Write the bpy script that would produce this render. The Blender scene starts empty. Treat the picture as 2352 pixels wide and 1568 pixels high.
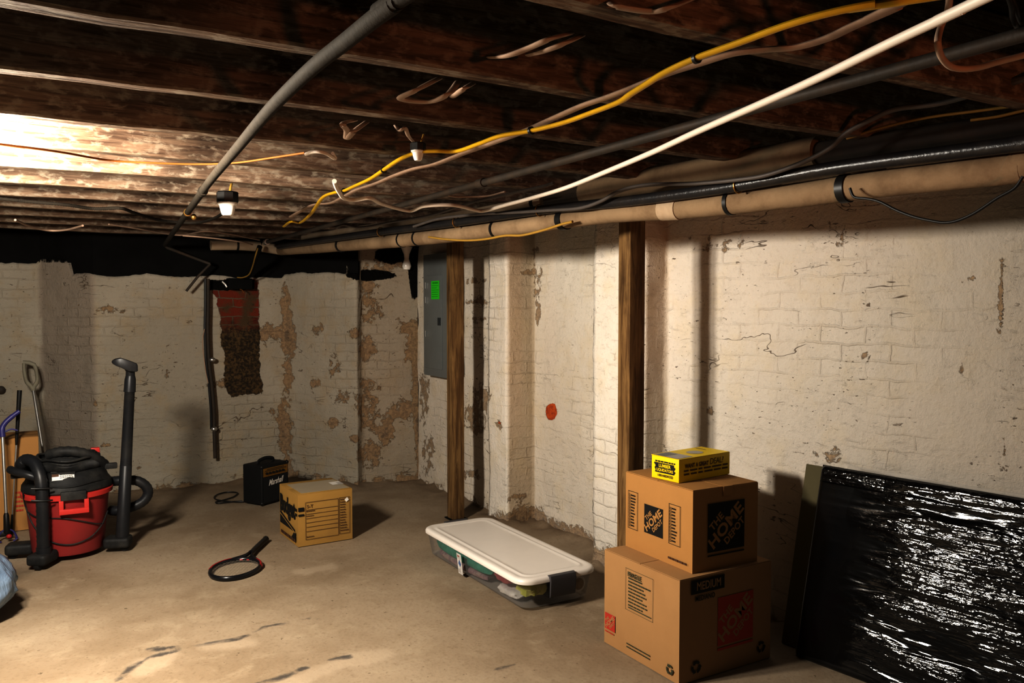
import bpy, bmesh, math, random
from mathutils import Vector, Matrix, noise
random.seed(7)
PI = math.pi
C = bpy.context.scene.collection
V3 = Vector
# ------------------------------------------------------------------ camera model (photo frame 2352 x 1568)
F, CX, CY = 1900.0, 1176.0, 784.0
YAW, PITCH, EYE = math.radians(30.4), math.radians(2.53), V3((0, 0, 1.5))
fw = V3((math.sin(YAW) * math.cos(PITCH), math.cos(YAW) * math.cos(PITCH), -math.sin(PITCH)))
rt = V3((math.cos(YAW), -math.sin(YAW), 0))
up = rt.cross(fw)
def ray(px, py): return fw + rt * ((px - CX) / F) + up * ((CY - py) / F)
def on_z(px, py, z=0.0):
    d = ray(px, py); return EYE + d * ((z - EYE.z) / d.z)
def on_plane(px, py, p0, p1, off=0.0):            # vertical plane through two plan points, moved sideways by off
    a, b = V3((p0[0], p0[1], 0)), V3((p1[0], p1[1], 0))
    n = (b - a).cross(V3((0, 0, 1))).normalized()
    d = ray(px, py); return EYE + d * (((a + n * off) - EYE).dot(n) / d.dot(n))
def at_y(px, py, y): d = ray(px, py); return EYE + d * (y / d.y)
def at_x(px, py, x): d = ray(px, py); return EYE + d * (x / d.x)
def proj(p):
    v = V3(p) - EYE; z = v.dot(fw)
    if z < .05: return (-9999, -9999)
    return (CX + F * v.dot(rt) / z, CY - F * v.dot(up) / z)
cam_d = bpy.data.cameras.new('camera'); cam = bpy.data.objects.new('camera', cam_d); C.objects.link(cam)
cam_d.sensor_width = 36; cam_d.lens = 36 * F / 2352; cam_d.clip_start = .02
cam.location = EYE; cam.rotation_euler = (PI / 2 - PITCH, 0, -YAW)
bpy.context.scene.camera = cam

# ------------------------------------------------------------------ node helpers
class NT:
    def __init__(s, name):
        s.m = bpy.data.materials.new(name); s.m.use_nodes = True
        s.t = s.m.node_tree; s.n = s.t.nodes; s.l = s.t.links
        s.p = s.n['Principled BSDF']; s.out = s.n['Material Output']
    def new(s, typ, **kw):
        n = s.n.new(typ)
        for k, v in kw.items():
            if k in n.inputs.keys(): s.put(n.inputs[k], v)
            else: setattr(n, k, v)
        return n
    def put(s, sock, v):
        if isinstance(v, bpy.types.NodeSocket): s.l.new(v, sock)
        elif hasattr(sock.default_value, '__len__') and not isinstance(v, str):
            v = tuple(v); sock.default_value = v + (1,) * (len(sock.default_value) - len(v))
        else: sock.default_value = v
    def math(s, op, a, b=0.0, c=None, clamp=False):
        n = s.n.new('ShaderNodeMath'); n.operation = op; n.use_clamp = clamp
        s.put(n.inputs[0], a); s.put(n.inputs[1], b)
        if c is not None: s.put(n.inputs[2], c)
        return n.outputs[0]
    def mix(s, fac, a, b, blend='MIX'):
        n = s.n.new('ShaderNodeMix'); n.data_type = 'RGBA'; n.blend_type = blend
        s.put(n.inputs['Factor'], fac)
        s.put([i for i in n.inputs if i.name == 'A' and i.type == 'RGBA'][0], a)
        s.put([i for i in n.inputs if i.name == 'B' and i.type == 'RGBA'][0], b)
        return [o for o in n.outputs if o.type == 'RGBA'][0]
    def step(s, x, lo, hi, a=0.0, b=1.0):
        n = s.n.new('ShaderNodeMapRange'); n.interpolation_type = 'SMOOTHSTEP'
        s.put(n.inputs[0], x); n.inputs[1].default_value = lo; n.inputs[2].default_value = hi
        n.inputs[3].default_value = a; n.inputs[4].default_value = b
        return n.outputs[0]
    def noise(s, vec, scale, detail=4, rough=.55, dist=0.0):
        n = s.n.new('ShaderNodeTexNoise'); s.put(n.inputs['Vector'], vec); n.inputs['Scale'].default_value = scale
        n.inputs['Detail'].default_value = detail; n.inputs['Roughness'].default_value = rough; n.inputs['Distortion'].default_value = dist
        return n.outputs['Fac']
    def map(s, vec, loc=(0, 0, 0), rot=(0, 0, 0), scale=(1, 1, 1)):
        n = s.n.new('ShaderNodeMapping'); s.put(n.inputs['Vector'], vec)
        n.inputs['Location'].default_value = loc; n.inputs['Rotation'].default_value = rot; n.inputs['Scale'].default_value = scale
        return n.outputs[0]
    def obj(s): return s.n.new('ShaderNodeTexCoord').outputs['Object']
    def uv(s): return s.n.new('ShaderNodeTexCoord').outputs['UV']
    def attr(s, name):
        n = s.n.new('ShaderNodeAttribute'); n.attribute_name = name
        sp = s.n.new('ShaderNodeSeparateColor'); s.l.new(n.outputs['Color'], sp.inputs[0]); return sp.outputs
    def bump(s, h, strength=.5, dist=.01):
        n = s.n.new('ShaderNodeBump'); n.inputs['Strength'].default_value = strength; n.inputs['Distance'].default_value = dist
        s.put(n.inputs['Height'], h); s.l.new(n.outputs[0], s.p.inputs['Normal']); return n
    def base(s, col=None, rough=None, metal=None, spec=None):
        for k, v in (('Base Color', col), ('Roughness', rough), ('Metallic', metal), ('Specular IOR Level', spec)):
            if v is not None: s.put(s.p.inputs[k], v)

M = {}
def simple(key, col, rough=.6, var=.25, scale=8, metal=0, bump=.0, bscale=60, spec=.3, dirt=None, dirtamt=.5):
    t = NT(key); o = t.obj()
    f = t.noise(o, scale, 5, .6)
    c = t.mix(f, tuple(x * (1 - var) for x in col), tuple(min(1, x * (1 + var)) for x in col))
    if dirt:
        c = t.mix(t.math('MULTIPLY', t.step(t.noise(o, scale * .6, 6, .65), .42, .7), dirtamt), c, dirt)
    t.base(c, rough, metal, spec)
    if bump: t.bump(t.noise(o, bscale, 4, .6), bump, .004)
    M[key] = t.m; return t.m

def wood(key, dark, light, grain=(1, 14, 14), rough=.75, bump=.5, spec=.15, wash=None):
    t = NT(key); o = t.obj()
    w = t.map(o, scale=grain)
    g = t.noise(w, 3.0, 6, .65, .6); b = t.noise(o, 2.2, 5, .6)
    c = t.mix(t.step(g, .3, .7), dark, light)
    c = t.mix(t.math('MULTIPLY', t.step(b, .5, .75), .65), c, tuple(x * .35 for x in dark))
    if wash:
        f = t.noise(t.map(o, scale=(.5, 1, 1)), 38, 4, .6, .3); c = t.mix(t.math('MULTIPLY', t.step(f, .47, .66), .8), c, wash)
    t.base(c, rough, 0, spec); t.bump(g, bump, .006)
    M[key] = t.m; return t.m

# ------------------------------------------------------------------ mesh builder
class MB:
    def __init__(s): s.bm = bmesh.new()
    def box(s, x0, y0, z0, x1, y1, z1, mi=0, mat=None):
        c = [(x0, y0, z0), (x1, y0, z0), (x1, y1, z0), (x0, y1, z0), (x0, y0, z1), (x1, y0, z1), (x1, y1, z1), (x0, y1, z1)]
        vs = [s.bm.verts.new(mat @ V3(p) if mat else p) for p in c]
        for f in ((3, 2, 1, 0), (4, 5, 6, 7), (0, 1, 5, 4), (1, 2, 6, 5), (2, 3, 7, 6), (3, 0, 4, 7)):
            s.bm.faces.new([vs[i] for i in f]).material_index = mi
        return s
    def prism(s, pts, z0, z1, mi=0, mat=None, inset=None):
        """closed plan outline (ccw) pulled from z0 to z1"""
        rings = []
        for z, sc in ((z0, inset or 1), (z1, 1)):
            cx = sum(p[0] for p in pts) / len(pts); cy = sum(p[1] for p in pts) / len(pts)
            rings.append([s.bm.verts.new((mat or Matrix()) @ V3((cx + (p[0] - cx) * sc, cy + (p[1] - cy) * sc, z))) for p in pts])
        s._skin(rings, mi, True)
        return s
    def _skin(s, rings, mi=0, caps=True, closed=True):
        n = len(rings[0])
        for a, b in zip(rings, rings[1:]):
            for i in range(n if closed else n - 1):
                j = (i + 1) % n
                s.bm.faces.new((a[i], a[j], b[j], b[i])).material_index = mi
        if caps:
            s.bm.faces.new(list(reversed(rings[0]))).material_index = mi
            s.bm.faces.new(rings[-1]).material_index = mi
    def loft(s, rings, mi=0, caps=True):
        s._skin([[s.bm.verts.new(p) for p in r] for r in rings], mi, caps); return s
    def lathe(s, prof, seg=40, mat=None, mi=0, caps=True, sx=1, sy=1):
        rings = []
        for r, z in prof:
            rings.append([s.bm.verts.new((mat or Matrix()) @ V3((r * sx * math.cos(2 * PI * i / seg), r * sy * math.sin(2 * PI * i / seg), z))) for i in range(seg)])
        s._skin(rings, mi, caps); return s
    def tube(s, pts, r, seg=10, mi=0, flat=None, closed=False, upv=(0, 0, 1), caps=True):
        """round tube along pts; r a number or a list; flat=(a,b) makes an oval band a wide, b thick"""
        pts = [V3(p) for p in pts]; n = len(pts); rings = []
        u = V3(upv)
        for i, p in enumerate(pts):
            if closed: t = pts[(i + 1) % n] - pts[i - 1]
            else: t = pts[min(i + 1, n - 1)] - pts[max(i - 1, 0)]
            t = t.normalized() if t.length > 1e-9 else V3((0, 0, 1))
            u2 = u - t * u.dot(t)
            if u2.length < 1e-4: u2 = t.orthogonal()
            u2.normalize(); w = t.cross(u2)
            if not flat: u = u2
            rr = r[i] if isinstance(r, (list, tuple)) else r
            a, b = flat if flat else (rr, rr)
            rings.append([s.bm.verts.new(p + w * (a * math.cos(2 * PI * k / seg)) + u2 * (b * math.sin(2 * PI * k / seg))) for k in range(seg)])
        if closed:
            rings.append(rings[0]); s._skin(rings, mi, False)
        else: s._skin(rings, mi, caps)
        return s
    def ball(s, c, rx, ry, rz, seg=20, mi=0):
        prof = [(math.sin(PI * k / 10) , -math.cos(PI * k / 10)) for k in range(11)]
        prof[0] = (.02, -1); prof[-1] = (.02, 1)
        return s.lathe(prof, seg, Matrix.Translation(c) @ Matrix.Diagonal((rx, ry, rz, 1)), mi)
    def poly(s, pts, mi=0):
        s.bm.faces.new([s.bm.verts.new(p) for p in pts]).material_index = mi; return s
    def build(s, name, mats, parent=None, bevel=0, seg=2, sharp=.7, recenter=True, loc=None):
        bm = s.bm
        bmesh.ops.recalc_face_normals(bm, faces=bm.faces[:])
        if bevel:
            es = [e for e in bm.edges if len(e.link_faces) == 2 and e.calc_face_angle(0) > .6]
            bmesh.ops.bevel(bm, geom=es, offset=bevel, segments=seg, affect='EDGES', profile=.6)
        for f in bm.faces: f.smooth = True
        for e in bm.edges: e.smooth = len(e.link_faces) == 2 and e.calc_face_angle(0) < sharp
        off = V3((0, 0, 0))
        if parent is None and recenter and bm.verts:
            xs = [v.co for v in bm.verts]
            off = V3(((min(p.x for p in xs) + max(p.x for p in xs)) / 2, (min(p.y for p in xs) + max(p.y for p in xs)) / 2, min(p.z for p in xs)))
            for v in bm.verts: v.co -= off
        me = bpy.data.meshes.new(name); bm.to_mesh(me); bm.free()
        for m in (mats if isinstance(mats, (list, tuple)) else [mats]): me.materials.append(M[m] if isinstance(m, str) else m)
        o = bpy.data.objects.new(name, me); C.objects.link(o)
        o.location = off
        if parent: o.parent = parent
        return o

def curve(pts, per=8):
    """Catmull-Rom through the points"""
    P = [V3(p) for p in pts]; P = [P[0] * 2 - P[1]] + P + [P[-1] * 2 - P[-2]]; out = []
    for i in range(1, len(P) - 2):
        a, b, c, d = P[i - 1:i + 3]
        for k in range(per):
            t = k / per
            out.append(.5 * ((2 * b) + (c - a) * t + (2 * a - 5 * b + 4 * c - d) * t * t + (3 * b - a - 3 * c + d) * t ** 3))
    out.append(P[-2]); return out

def thing(name, label, cat, loc=(0, 0, 0), rotz=0, group=None):
    o = bpy.data.objects.new(name, None); o.empty_display_size = .05; C.objects.link(o)
    o.location = loc; o.rotation_euler = (0, 0, rotz); o['label'] = label; o['category'] = cat
    if group: o['group'] = group
    return o
def tag(o, label, cat, group=None, kind=None):
    o['label'] = label; o['category'] = cat
    if group: o['group'] = group
    if kind: o['kind'] = kind
    return o
def struct(o): o['kind'] = 'structure'; return o

# ------------------------------------------------------------------ flat print on a face
_tcache = {}
def glyphs(txt, bold=0.0, spacing=1.0):
    k = (txt, bold, spacing)
    if k not in _tcache:
        cu = bpy.data.curves.new('txt', 'FONT'); cu.body = txt; cu.size = 1; cu.offset = bold; cu.space_character = spacing
        cu.resolution_u = 3; cu.align_x = 'CENTER'; cu.align_y = 'CENTER'
        o = bpy.data.objects.new('txt', cu); C.objects.link(o)
        me = bpy.data.meshes.new_from_object(o.evaluated_get(bpy.context.evaluated_depsgraph_get()))
        vs = [v.co.copy() for v in me.vertices]; fs = [tuple(p.vertices) for p in me.polygons]
        bpy.data.objects.remove(o); bpy.data.curves.remove(cu); bpy.data.meshes.remove(me)
        xs = [v.x for v in vs] or [0]; ys = [v.y for v in vs] or [0]
        w, h = max(xs) - min(xs), max(ys) - min(ys); mx, my = (max(xs) + min(xs)) / 2, (max(ys) + min(ys)) / 2
        _tcache[k] = ([(v.x - mx, v.y - my) for v in vs], fs, w or 1, h or 1)
    return _tcache[k]
def ext(pts, L, last=False):
    """carry a run on, level, past its first (or last) point"""
    pts = [V3(p) for p in pts]
    a, b = (pts[-1], pts[-3]) if last else (pts[0], pts[min(2, len(pts) - 1)])
    d = a - b; d.z = 0; q = a + d.normalized() * L
    return pts + [q] if last else [q] + pts
class Print:
    def __init__(s): s.v = []; s.f = []; s.mi = []
    def poly(s, pts, mi=0, layer=0):
        b = len(s.v); s.v += [(x, y, layer) for x, y in pts]; s.f.append(tuple(range(b, b + len(pts)))); s.mi.append(mi)
    def rect(s, x0, y0, x1, y1, mi=0, layer=0): s.poly([(x0, y0), (x1, y0), (x1, y1), (x0, y1)], mi, layer)
    def frame(s, x0, y0, x1, y1, t, mi=0, layer=0):
        s.rect(x0, y0, x1, y0 + t, mi, layer); s.rect(x0, y1 - t, x1, y1, mi, layer)
        s.rect(x0, y0, x0 + t, y1, mi, layer); s.rect(x1 - t, y0, x1, y1, mi, layer)
    def text(s, txt, cx, cy, w, h, mi=0, layer=1, rot=0, shear=0, bold=0.02, clip=None, spacing=1.0):
        """text squeezed into w x h, centred on (cx, cy), then sheared and turned"""
        vs, fs, tw, th = glyphs(txt, bold, spacing); b = len(s.v); cr, sr = math.cos(rot), math.sin(rot)
        for x, y in vs:
            x, y = x * w / tw, y * h / th; x += y * shear
            X, Y = cx + x * cr - y * sr, cy + x * sr + y * cr
            if clip: X = min(max(X, clip[0]), clip[2]); Y = min(max(Y, clip[1]), clip[3])
            s.v.append((X, Y, layer))
        s.f += [tuple(i + b for i in f) for f in fs]; s.mi += [mi] * len(fs)
    def lines(s, x0, y0, x1, n, dy, t, mi=0, layer=1, ragged=.3, words=True):
        for k in range(n):
            y = y0 - k * dy; x = x0; e = x1 - random.random() * ragged * (x1 - x0)
            while x < e:
                w = min(e - x, (x1 - x0) * random.uniform(.08, .22)) if words else e - x
                s.rect(x, y, x + w, y + t, mi, layer); x += w + (x1 - x0) * .035
    def build(s, name, parent, origin, U, Vv, mats):
        origin, U, Vv = V3(origin), V3(U), V3(Vv); N = U.cross(Vv).normalized()
        me = bpy.data.meshes.new(name)
        me.from_pydata([origin + U * x + Vv * y + N * (.0009 + .0006 * l) for x, y, l in s.v], [], s.f)
        for m in mats: me.materials.append(M[m])
        for p, i in zip(me.polygons, s.mi): p.material_index = i
        o = bpy.data.objects.new(name, me); C.objects.link(o); o.parent = parent; return o
# ------------------------------------------------------------------ painted masonry
def masonry(key, ca, cb, cyel, chip=1.0, fresh=0.0):
    t = NT(key); o = t.obj(); uv = t.uv()
    A = t.attr('wear'); B = t.attr('tone')
    big = t.noise(o, .9, 3, .5); mid = t.noise(o, 5.5, 8, .62); fine = t.noise(o, 46, 5, .65); grit = t.noise(o, 160, 2, .5)
    wob = t.math('MULTIPLY_ADD', t.noise(uv, 6, 3), .05, -.025)
    vm = t.new('ShaderNodeVectorMath', operation='ADD'); t.put(vm.inputs[0], uv); t.put(vm.inputs[1], wob)
    br = t.n.new('ShaderNodeTexBrick'); t.put(br.inputs['Vector'], vm.outputs[0])
    br.inputs['Scale'].default_value = 1; br.inputs['Brick Width'].default_value = .215; br.inputs['Row Height'].default_value = .074
    br.inputs['Mortar Size'].default_value = .007; br.inputs['Mortar Smooth'].default_value = .6
    br.inputs['Color1'].default_value = (.20, .042, .02, 1); br.inputs['Color2'].default_value = (.13, .035, .022, 1); br.inputs['Mortar'].default_value = (.16, .12, .085, 1)
    mort = br.outputs['Fac']
    # hair cracks and flakes, slanting
    cv = t.map(uv, rot=(0, 0, .75), scale=(.55, 1.5, 1))
    c1 = t.noise(cv, 2.6, 4, .6, .6)
    crack = t.step(t.math('ABSOLUTE', t.math('SUBTRACT', c1, .5)), .0, .0055, 1, 0)
    crack = t.math('MULTIPLY', crack, t.step(t.noise(o, 2.7, 3, .6), .54, .64))
    fv = t.map(uv, rot=(0, 0, .8), scale=(1, 2.6, 1))
    spots = t.step(t.noise(fv, 17, 4, .62, .3), .665, .71)
    spots = t.math('MAXIMUM', spots, t.step(t.noise(t.map(fv, loc=(3, 7, 0)), 34, 3, .6, .3), .68, .72))
    spots = t.math('MULTIPLY', spots, t.step(t.noise(o, 2.3, 2), .40, .6))
    chips = t.math('MULTIPLY', t.math('MAXIMUM', crack, spots), A[2])
    chips = t.math('MULTIPLY', chips, chip, clamp=True)
    pn = t.noise(o, 13, 8, .7, .35)
    peel = t.step(t.math('ADD', A[0], t.math('MULTIPLY_ADD', pn, 2.2, -1.1)), .50, .62)
    expo = t.step(t.math('ADD', A[1], t.math('MULTIPLY_ADD', pn, 1.1, -.55)), .46, .54)
    gap_dark = t.step(t.math('ADD', B[0], t.math('MULTIPLY_ADD', pn, 1.2, -.6)), .45, .62)
    col = t.mix(t.step(big, .35, .65), ca, cb)
    col = t.mix(t.math('MULTIPLY', t.step(mid, .45, .68), .55), col, cyel)
    col = t.mix(t.math('MULTIPLY', B[1], .8), col, (.42, .31, .185))
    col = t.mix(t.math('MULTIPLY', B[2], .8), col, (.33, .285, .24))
    mg = t.math('MULTIPLY', mort, t.step(t.noise(o, 1.9, 4, .6), .40, .66))
    col = t.mix(t.math('MULTIPLY', mg, .16), col, (.25, .2, .14))
    col = t.mix(t.math('MULTIPLY', t.step(fine, .52, .8), .22), col, (.28, .22, .15))
    col = t.mix(t.math('MULTIPLY', chips, .8), col, (.11, .07, .04))
    pc = t.mix(t.step(fine, .35, .65), (.37, .25, .135), (.22, .14, .075))
    pc = t.mix(t.step(t.math('ADD', A[0], t.math('MULTIPLY_ADD', pn, 2.2, -1.1)), .85, 1.25), pc, (.10, .06, .035))
    col = t.mix(t.math('MULTIPLY', peel, .75), col, pc)
    sep = t.n.new('ShaderNodeSeparateXYZ'); t.l.new(o, sep.inputs[0])
    low = t.step(t.math('ADD', sep.outputs[2], t.math('MULTIPLY_ADD', mid, .5, -.25)), 1.42, 1.27)
    bc = t.mix(low, t.mix(t.step(mid, .5, .66), br.outputs['Color'], (.10, .065, .035)),
               t.mix(t.step(fine, .4, .66), (.035, .026, .018), (.13, .085, .04)))
    bc = t.mix(fresh, bc, t.mix(t.step(fine, .4, .7), (.55, .13, .035), (.36, .075, .03)))
    col = t.mix(expo, col, bc)
    col = t.mix(gap_dark, col, (.006, .005, .004))  # darkness of slot and gaps painted in as black
    t.base(col, .9, 0, .15)
    h = t.math('MULTIPLY_ADD', mid, .9, 0)
    h = t.math('MULTIPLY_ADD', fine, .38, h); h = t.math('MULTIPLY_ADD', grit, .08, h)
    h = t.math('MULTIPLY_ADD', mg, -.25, h)
    h = t.math('MULTIPLY_ADD', chips, -.5, h); h = t.math('MULTIPLY_ADD', peel, -.4, h)
    h = t.math('MULTIPLY_ADD', expo, -.5, h)
    h = t.math('MULTIPLY_ADD', t.math('MULTIPLY', t.step(t.noise(fv, 13, 5, .65, .6), .54, .72), t.step(t.noise(o, 1.7, 3, .6), .38, .62)), -.20, h)
    t.bump(h, .75, .018)
    M[key] = t.m
masonry('wall_paint_grey', (.36, .33, .275), (.43, .395, .335), (.39, .32, .22), 1.3)
masonry('wall_paint_dark', (.10, .09, .075), (.13, .12, .10), (.11, .09, .06), 1.0)
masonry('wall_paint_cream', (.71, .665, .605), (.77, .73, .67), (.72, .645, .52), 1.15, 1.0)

def blob(px, py, L):
    v = 0.0
    for cx, cy, rx, ry, a in L:
        d = ((px - cx) / rx) ** 2 + ((py - cy) / ry) ** 2
        if d < 4: v = max(v, a * max(0, 1 - d / 3.2))
    return v

def wall(name, poly, ztop, mat, attrs, amp=.012, res=.026, cap=.12, zres=.03):
    pts = []; 
    for a, b in zip(poly, poly[1:]):
        a, b = V3((*a, 0)), V3((*b, 0)); L = (b - a).length; n = max(1, round(L / res))
        for k in range(n): pts.append((a.lerp(b, k / n), (b - a).normalized(), L))
    pts.append((V3((*poly[-1], 0)), pts[-1][1], 0))
    nseg = len(pts); us = [0.0]
    for i in range(1, nseg): us.append(us[-1] + (pts[i][0] - pts[i - 1][0]).length)
    nrm = []
    for i in range(nseg):
        d = (pts[i][1] + pts[max(i - 1, 0)][1]); d = d.normalized() if d.length > .01 else pts[i][1]
        nrm.append(V3((d.y, -d.x, 0)))
    vs, fs, uvs, wear, tone = [], [], [], [], []
    rows = None
    for i in range(nseg):
        p, n, u = pts[i][0], nrm[i], us[i]
        zt = ztop(p, u); nz = int(2.25 / zres) if rows is None else rows; rows = nz
        for j in range(nz + 2):
            z = zt * min(j, nz) / nz
            q = V3((p.x, p.y, z))
            dsp = noise.fractal(q * 2.1, .8, 2.2, 4) * amp + noise.noise(q * 11) * amp * .28
            dsp += (.02 if z < .1 else 0) * max(0, noise.noise(q * 6) + .1)
            q = q + n * dsp
            if j == nz + 1: q = q - n * cap
            vs.append(q); uvs.append((u, z)); px, py = proj(q)
            w, to = attrs(px, py, q, u); wear.append(w); tone.append(to)
    h = rows + 2
    for i in range(nseg - 1):
        for j in range(h - 1): fs.append((i * h + j, i * h + j + 1, (i + 1) * h + j + 1, (i + 1) * h + j))
    me = bpy.data.meshes.new(name); me.from_pydata(vs, [], fs); me.materials.append(M[mat])
    ul = me.uv_layers.new(name='UVMap')
    lv = [l.vertex_index for l in me.loops]
    ul.data.foreach_set('uv', [c for v in lv for c in uvs[v]])
    for nm, dat in (('wear', wear), ('tone', tone)):
        a = me.color_attributes.new(nm, 'FLOAT_COLOR', 'POINT'); a.data.foreach_set('color', [c for d in dat for c in (*d, 1.0)])
    me.polygons.foreach_set('use_smooth', [True] * len(me.polygons))
    o = bpy.data.objects.new(name, me); C.objects.link(o); return struct(o)

BACK = [(-3.6, 7.66), (.10, 7.62), (.45, 7.23), (1.92, 7.13), (2.34, 6.51), (2.41, 6.58), (2.87, 6.475)]
RIGHT = [(2.87, 6.475), (2.87, 5.12), (2.81, 5.12), (2.81, 4.86), (3.03, 4.86), (3.03, 3.86), (2.81, 3.86), (2.81, 3.41), (2.96, 3.41), (3.45, -.4), (3.45, -2.6)]
PEEL_B = [(655, 705, 9, 40, .8), (662, 770, 12, 45, .9), (660, 850, 9, 60, .6), (655, 960, 14, 40, .7), (655, 1010, 12, 30, .75), (660, 1062, 7, 40, .7),
          (622, 765, 22, 18, .65), (846, 655, 16, 45, .55), (852, 712, 22, 25, .5), (945, 750, 30, 20, .62), (816, 765, 12, 12, .7), (846, 800, 15, 25, .75),
          (948, 790, 15, 35, .75), (957, 880, 9, 80, .85), (962, 960, 9, 80, .9), (966, 1060, 8, 60, .9), (885, 990, 16, 25, .85), (846, 930, 22, 50, .5),
          (925, 945, 30, 20, .62), (850, 1045, 25, 28, .5), (814, 1006, 9, 7, .8), (765, 970, 9, 9, .75), (724, 880, 9, 8, .75), (790, 912, 22, 12, .45), (728, 755, 14, 12, .42),
          (770, 838, 12, 22, .45), (925, 600, 50, 14, .75), (970, 640, 14, 60, .6), (250, 712, 30, 8, .5), (640, 945, 18, 10, .6), (640, 955, 8, 14, .7), (500, 880, 25, 10, .45), (880, 620, 25, 14, .5),
          (245, 1020, 12, 3, .9), (220, 925, 5, 8, .6), (385, 860, 8, 12, .5)]
GAP_DARK_B = [(953, 628, 10, 42, 1.6), (850, 632, 42, 9, 1.4), (900, 585, 30, 16, 1.2), (948, 590, 20, 20, 1.2), (130, 596, 60, 8, .7)]  # black painted where the wall top has a dark slot, holes and gaps
PEEL_R = [(1095, 645, 22, 6, .62), (1095, 693, 22, 6, .65), (1098, 735, 20, 6, .5), (1105, 905, 18, 30, .55), (1090, 965, 22, 28, .6), (1085, 1090, 20, 10, .5),
          (985, 1040, 14, 40, .5), (975, 915, 10, 50, .6), (1235, 640, 10, 40, .5), (1215, 628, 22, 5, .75), (1236, 715, 5, 26, .7), (1149, 970, 10, 14, .62),
          (1195, 1190, 40, 40, .5), (1240, 1215, 25, 30, .62), (1290, 1245, 70, 30, .6), (1360, 1280, 60, 28, .62), (1632, 945, 8, 10, .85), (1640, 955, 7, 5, .7),
          (1185, 1140, 20, 3, .8), (1232, 580, 8, 25, .5), (2300, 640, 9, 45, .6), (2295, 720, 8, 40, .62), (2240, 640, 8, 12, .75), (1985, 820, 12, 12, .7), (2310, 1040, 6, 30, .6), (2335, 1070, 20, 12, .5),
          (1925, 545, 30, 30, .45), (1640, 560, 60, 18, .42), (1900, 1045, 30, 20, .45), (2215, 840, 8, 18, .55)]
PATCH = [(478, 648), (590, 640), (592, 780), (603, 905), (522, 910), (508, 770), (500, 690)]
def inpoly(x, y, P):
    c = False; j = len(P) - 1
    for i in range(len(P)):
        if (P[i][1] > y) != (P[j][1] > y) and x < (P[j][0] - P[i][0]) * (y - P[i][1]) / (P[j][1] - P[i][1]) + P[i][0]: c = not c
        j = i
    return c
def attrs_back(px, py, q, u):
    e = sum(inpoly(px + a, py + b, PATCH) for a in (-7, 0, 7) for b in (-6, 0, 6)) / 9
    peel = blob(px, py, PEEL_B) + .16 + max(0, .5 - q.z * 5)
    gap_dark = blob(px, py, GAP_DARK_B)
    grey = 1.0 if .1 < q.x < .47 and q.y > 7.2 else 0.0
    if inpoly(px, py, [(478, 640), (590, 640), (585, 665), (478, 668)]): gap_dark = .75
    if q.x > 2.40: grey = .35
    return (peel, e * 1.0, .9), (gap_dark, .25 if q.x > 2.4 else 0, grey)
def attrs_right(px, py, q, u):
    peel = blob(px, py, PEEL_R) + .06 + max(0, .45 - q.z * 4)
    e = blob(px, py, [(1266, 945, 9, 14, 1.3), (1148, 968, 4, 6, .7)])
    tan = 0.0
    if 4.84 < q.y < 4.9 and q.x > 2.82: tan = .8  # tan return face, deepened to carry the shade of that side
    if 3.39 < q.y < 3.43 and q.x > 2.82: tan = .45  # shade of the second return face put into its tan
    if q.y > 5.13: tan = .22; peel += .06
    if 3.88 < q.y < 4.84: tan = .10 + .14 * max(0, 1 - abs(q.z - .8))
    chip = .35 if 3.45 < q.y < 5.12 else 1.15
    return (peel, e, chip), (0, tan, min(.85, max(.12, .12 + (3.2 - q.y) * .45)) if q.y < 3.4 else 0)  # greyer towards the camera: brightness fall-off painted into the wall
def zt_back(p, u):
    z = 1.83 if p.x < .3 else 1.735 if p.x < 1.9 else 1.765 if p.x < 2.38 else 1.99
    z += .03 * noise.noise(V3((u * 4, 0, 3))) + .012 * noise.noise(V3((u * 22, 0, 5)))
    if abs(p.x - .17) < .09: z += .035
    return z
wall('wall_back', BACK, zt_back, 'wall_paint_grey', attrs_back)
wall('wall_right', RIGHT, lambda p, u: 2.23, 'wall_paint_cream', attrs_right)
plain = lambda px, py, q, u: ((.1, 0, .8), (0, 0, 0))
wall('wall_left', [(-3.6, -2.6), (-3.6, 7.66)], lambda p, u: 2.23, 'wall_paint_dark', plain, res=.12, zres=.12)
wall('wall_front', [(3.45, -2.6), (-3.6, -2.6)], lambda p, u: 2.23, 'wall_paint_dark', plain, res=.12, zres=.12)

# ------------------------------------------------------------------ concrete floor
t = NT('concrete'); o = t.obj(); A = t.attr('wear')
n1 = t.noise(o, 1.1, 6, .6); n2 = t.noise(o, 5, 8, .65, .4); n3 = t.noise(o, 60, 4, .6); n4 = t.noise(o, 22, 5, .7)
c = t.mix(t.step(n1, .35, .65), (.30, .235, .165), (.39, .32, .24))
c = t.mix(t.math('MULTIPLY', t.step(n2, .48, .72), .6), c, (.43, .36, .27))
c = t.mix(t.math('MULTIPLY', t.step(n4, .56, .72), .35), c, (.20, .145, .09))
c = t.mix(t.math('MULTIPLY', t.step(n3, .5, .75), .3), c, (.18, .13, .08))
c = t.mix(t.math('MULTIPLY', t.step(t.noise(o, 34, 3, .5), .70, .73), .6), c, (.09, .06, .035))
c = t.mix(t.math('MULTIPLY', t.step(t.math('ADD', A[1], t.math('MULTIPLY_ADD', n2, 1.0, -.5)), .3, .8), .5), c, (.48, .40, .31))
c = t.mix(t.math('MULTIPLY', t.step(t.math('ADD', A[0], t.math('MULTIPLY_ADD', n2, 1.6, -.8)), .40, .75), .85), c, (.075, .068, .065))
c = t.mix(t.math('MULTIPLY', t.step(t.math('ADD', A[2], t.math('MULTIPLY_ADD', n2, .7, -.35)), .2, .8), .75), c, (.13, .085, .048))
t.base(c, .82, 0, .25)
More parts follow.
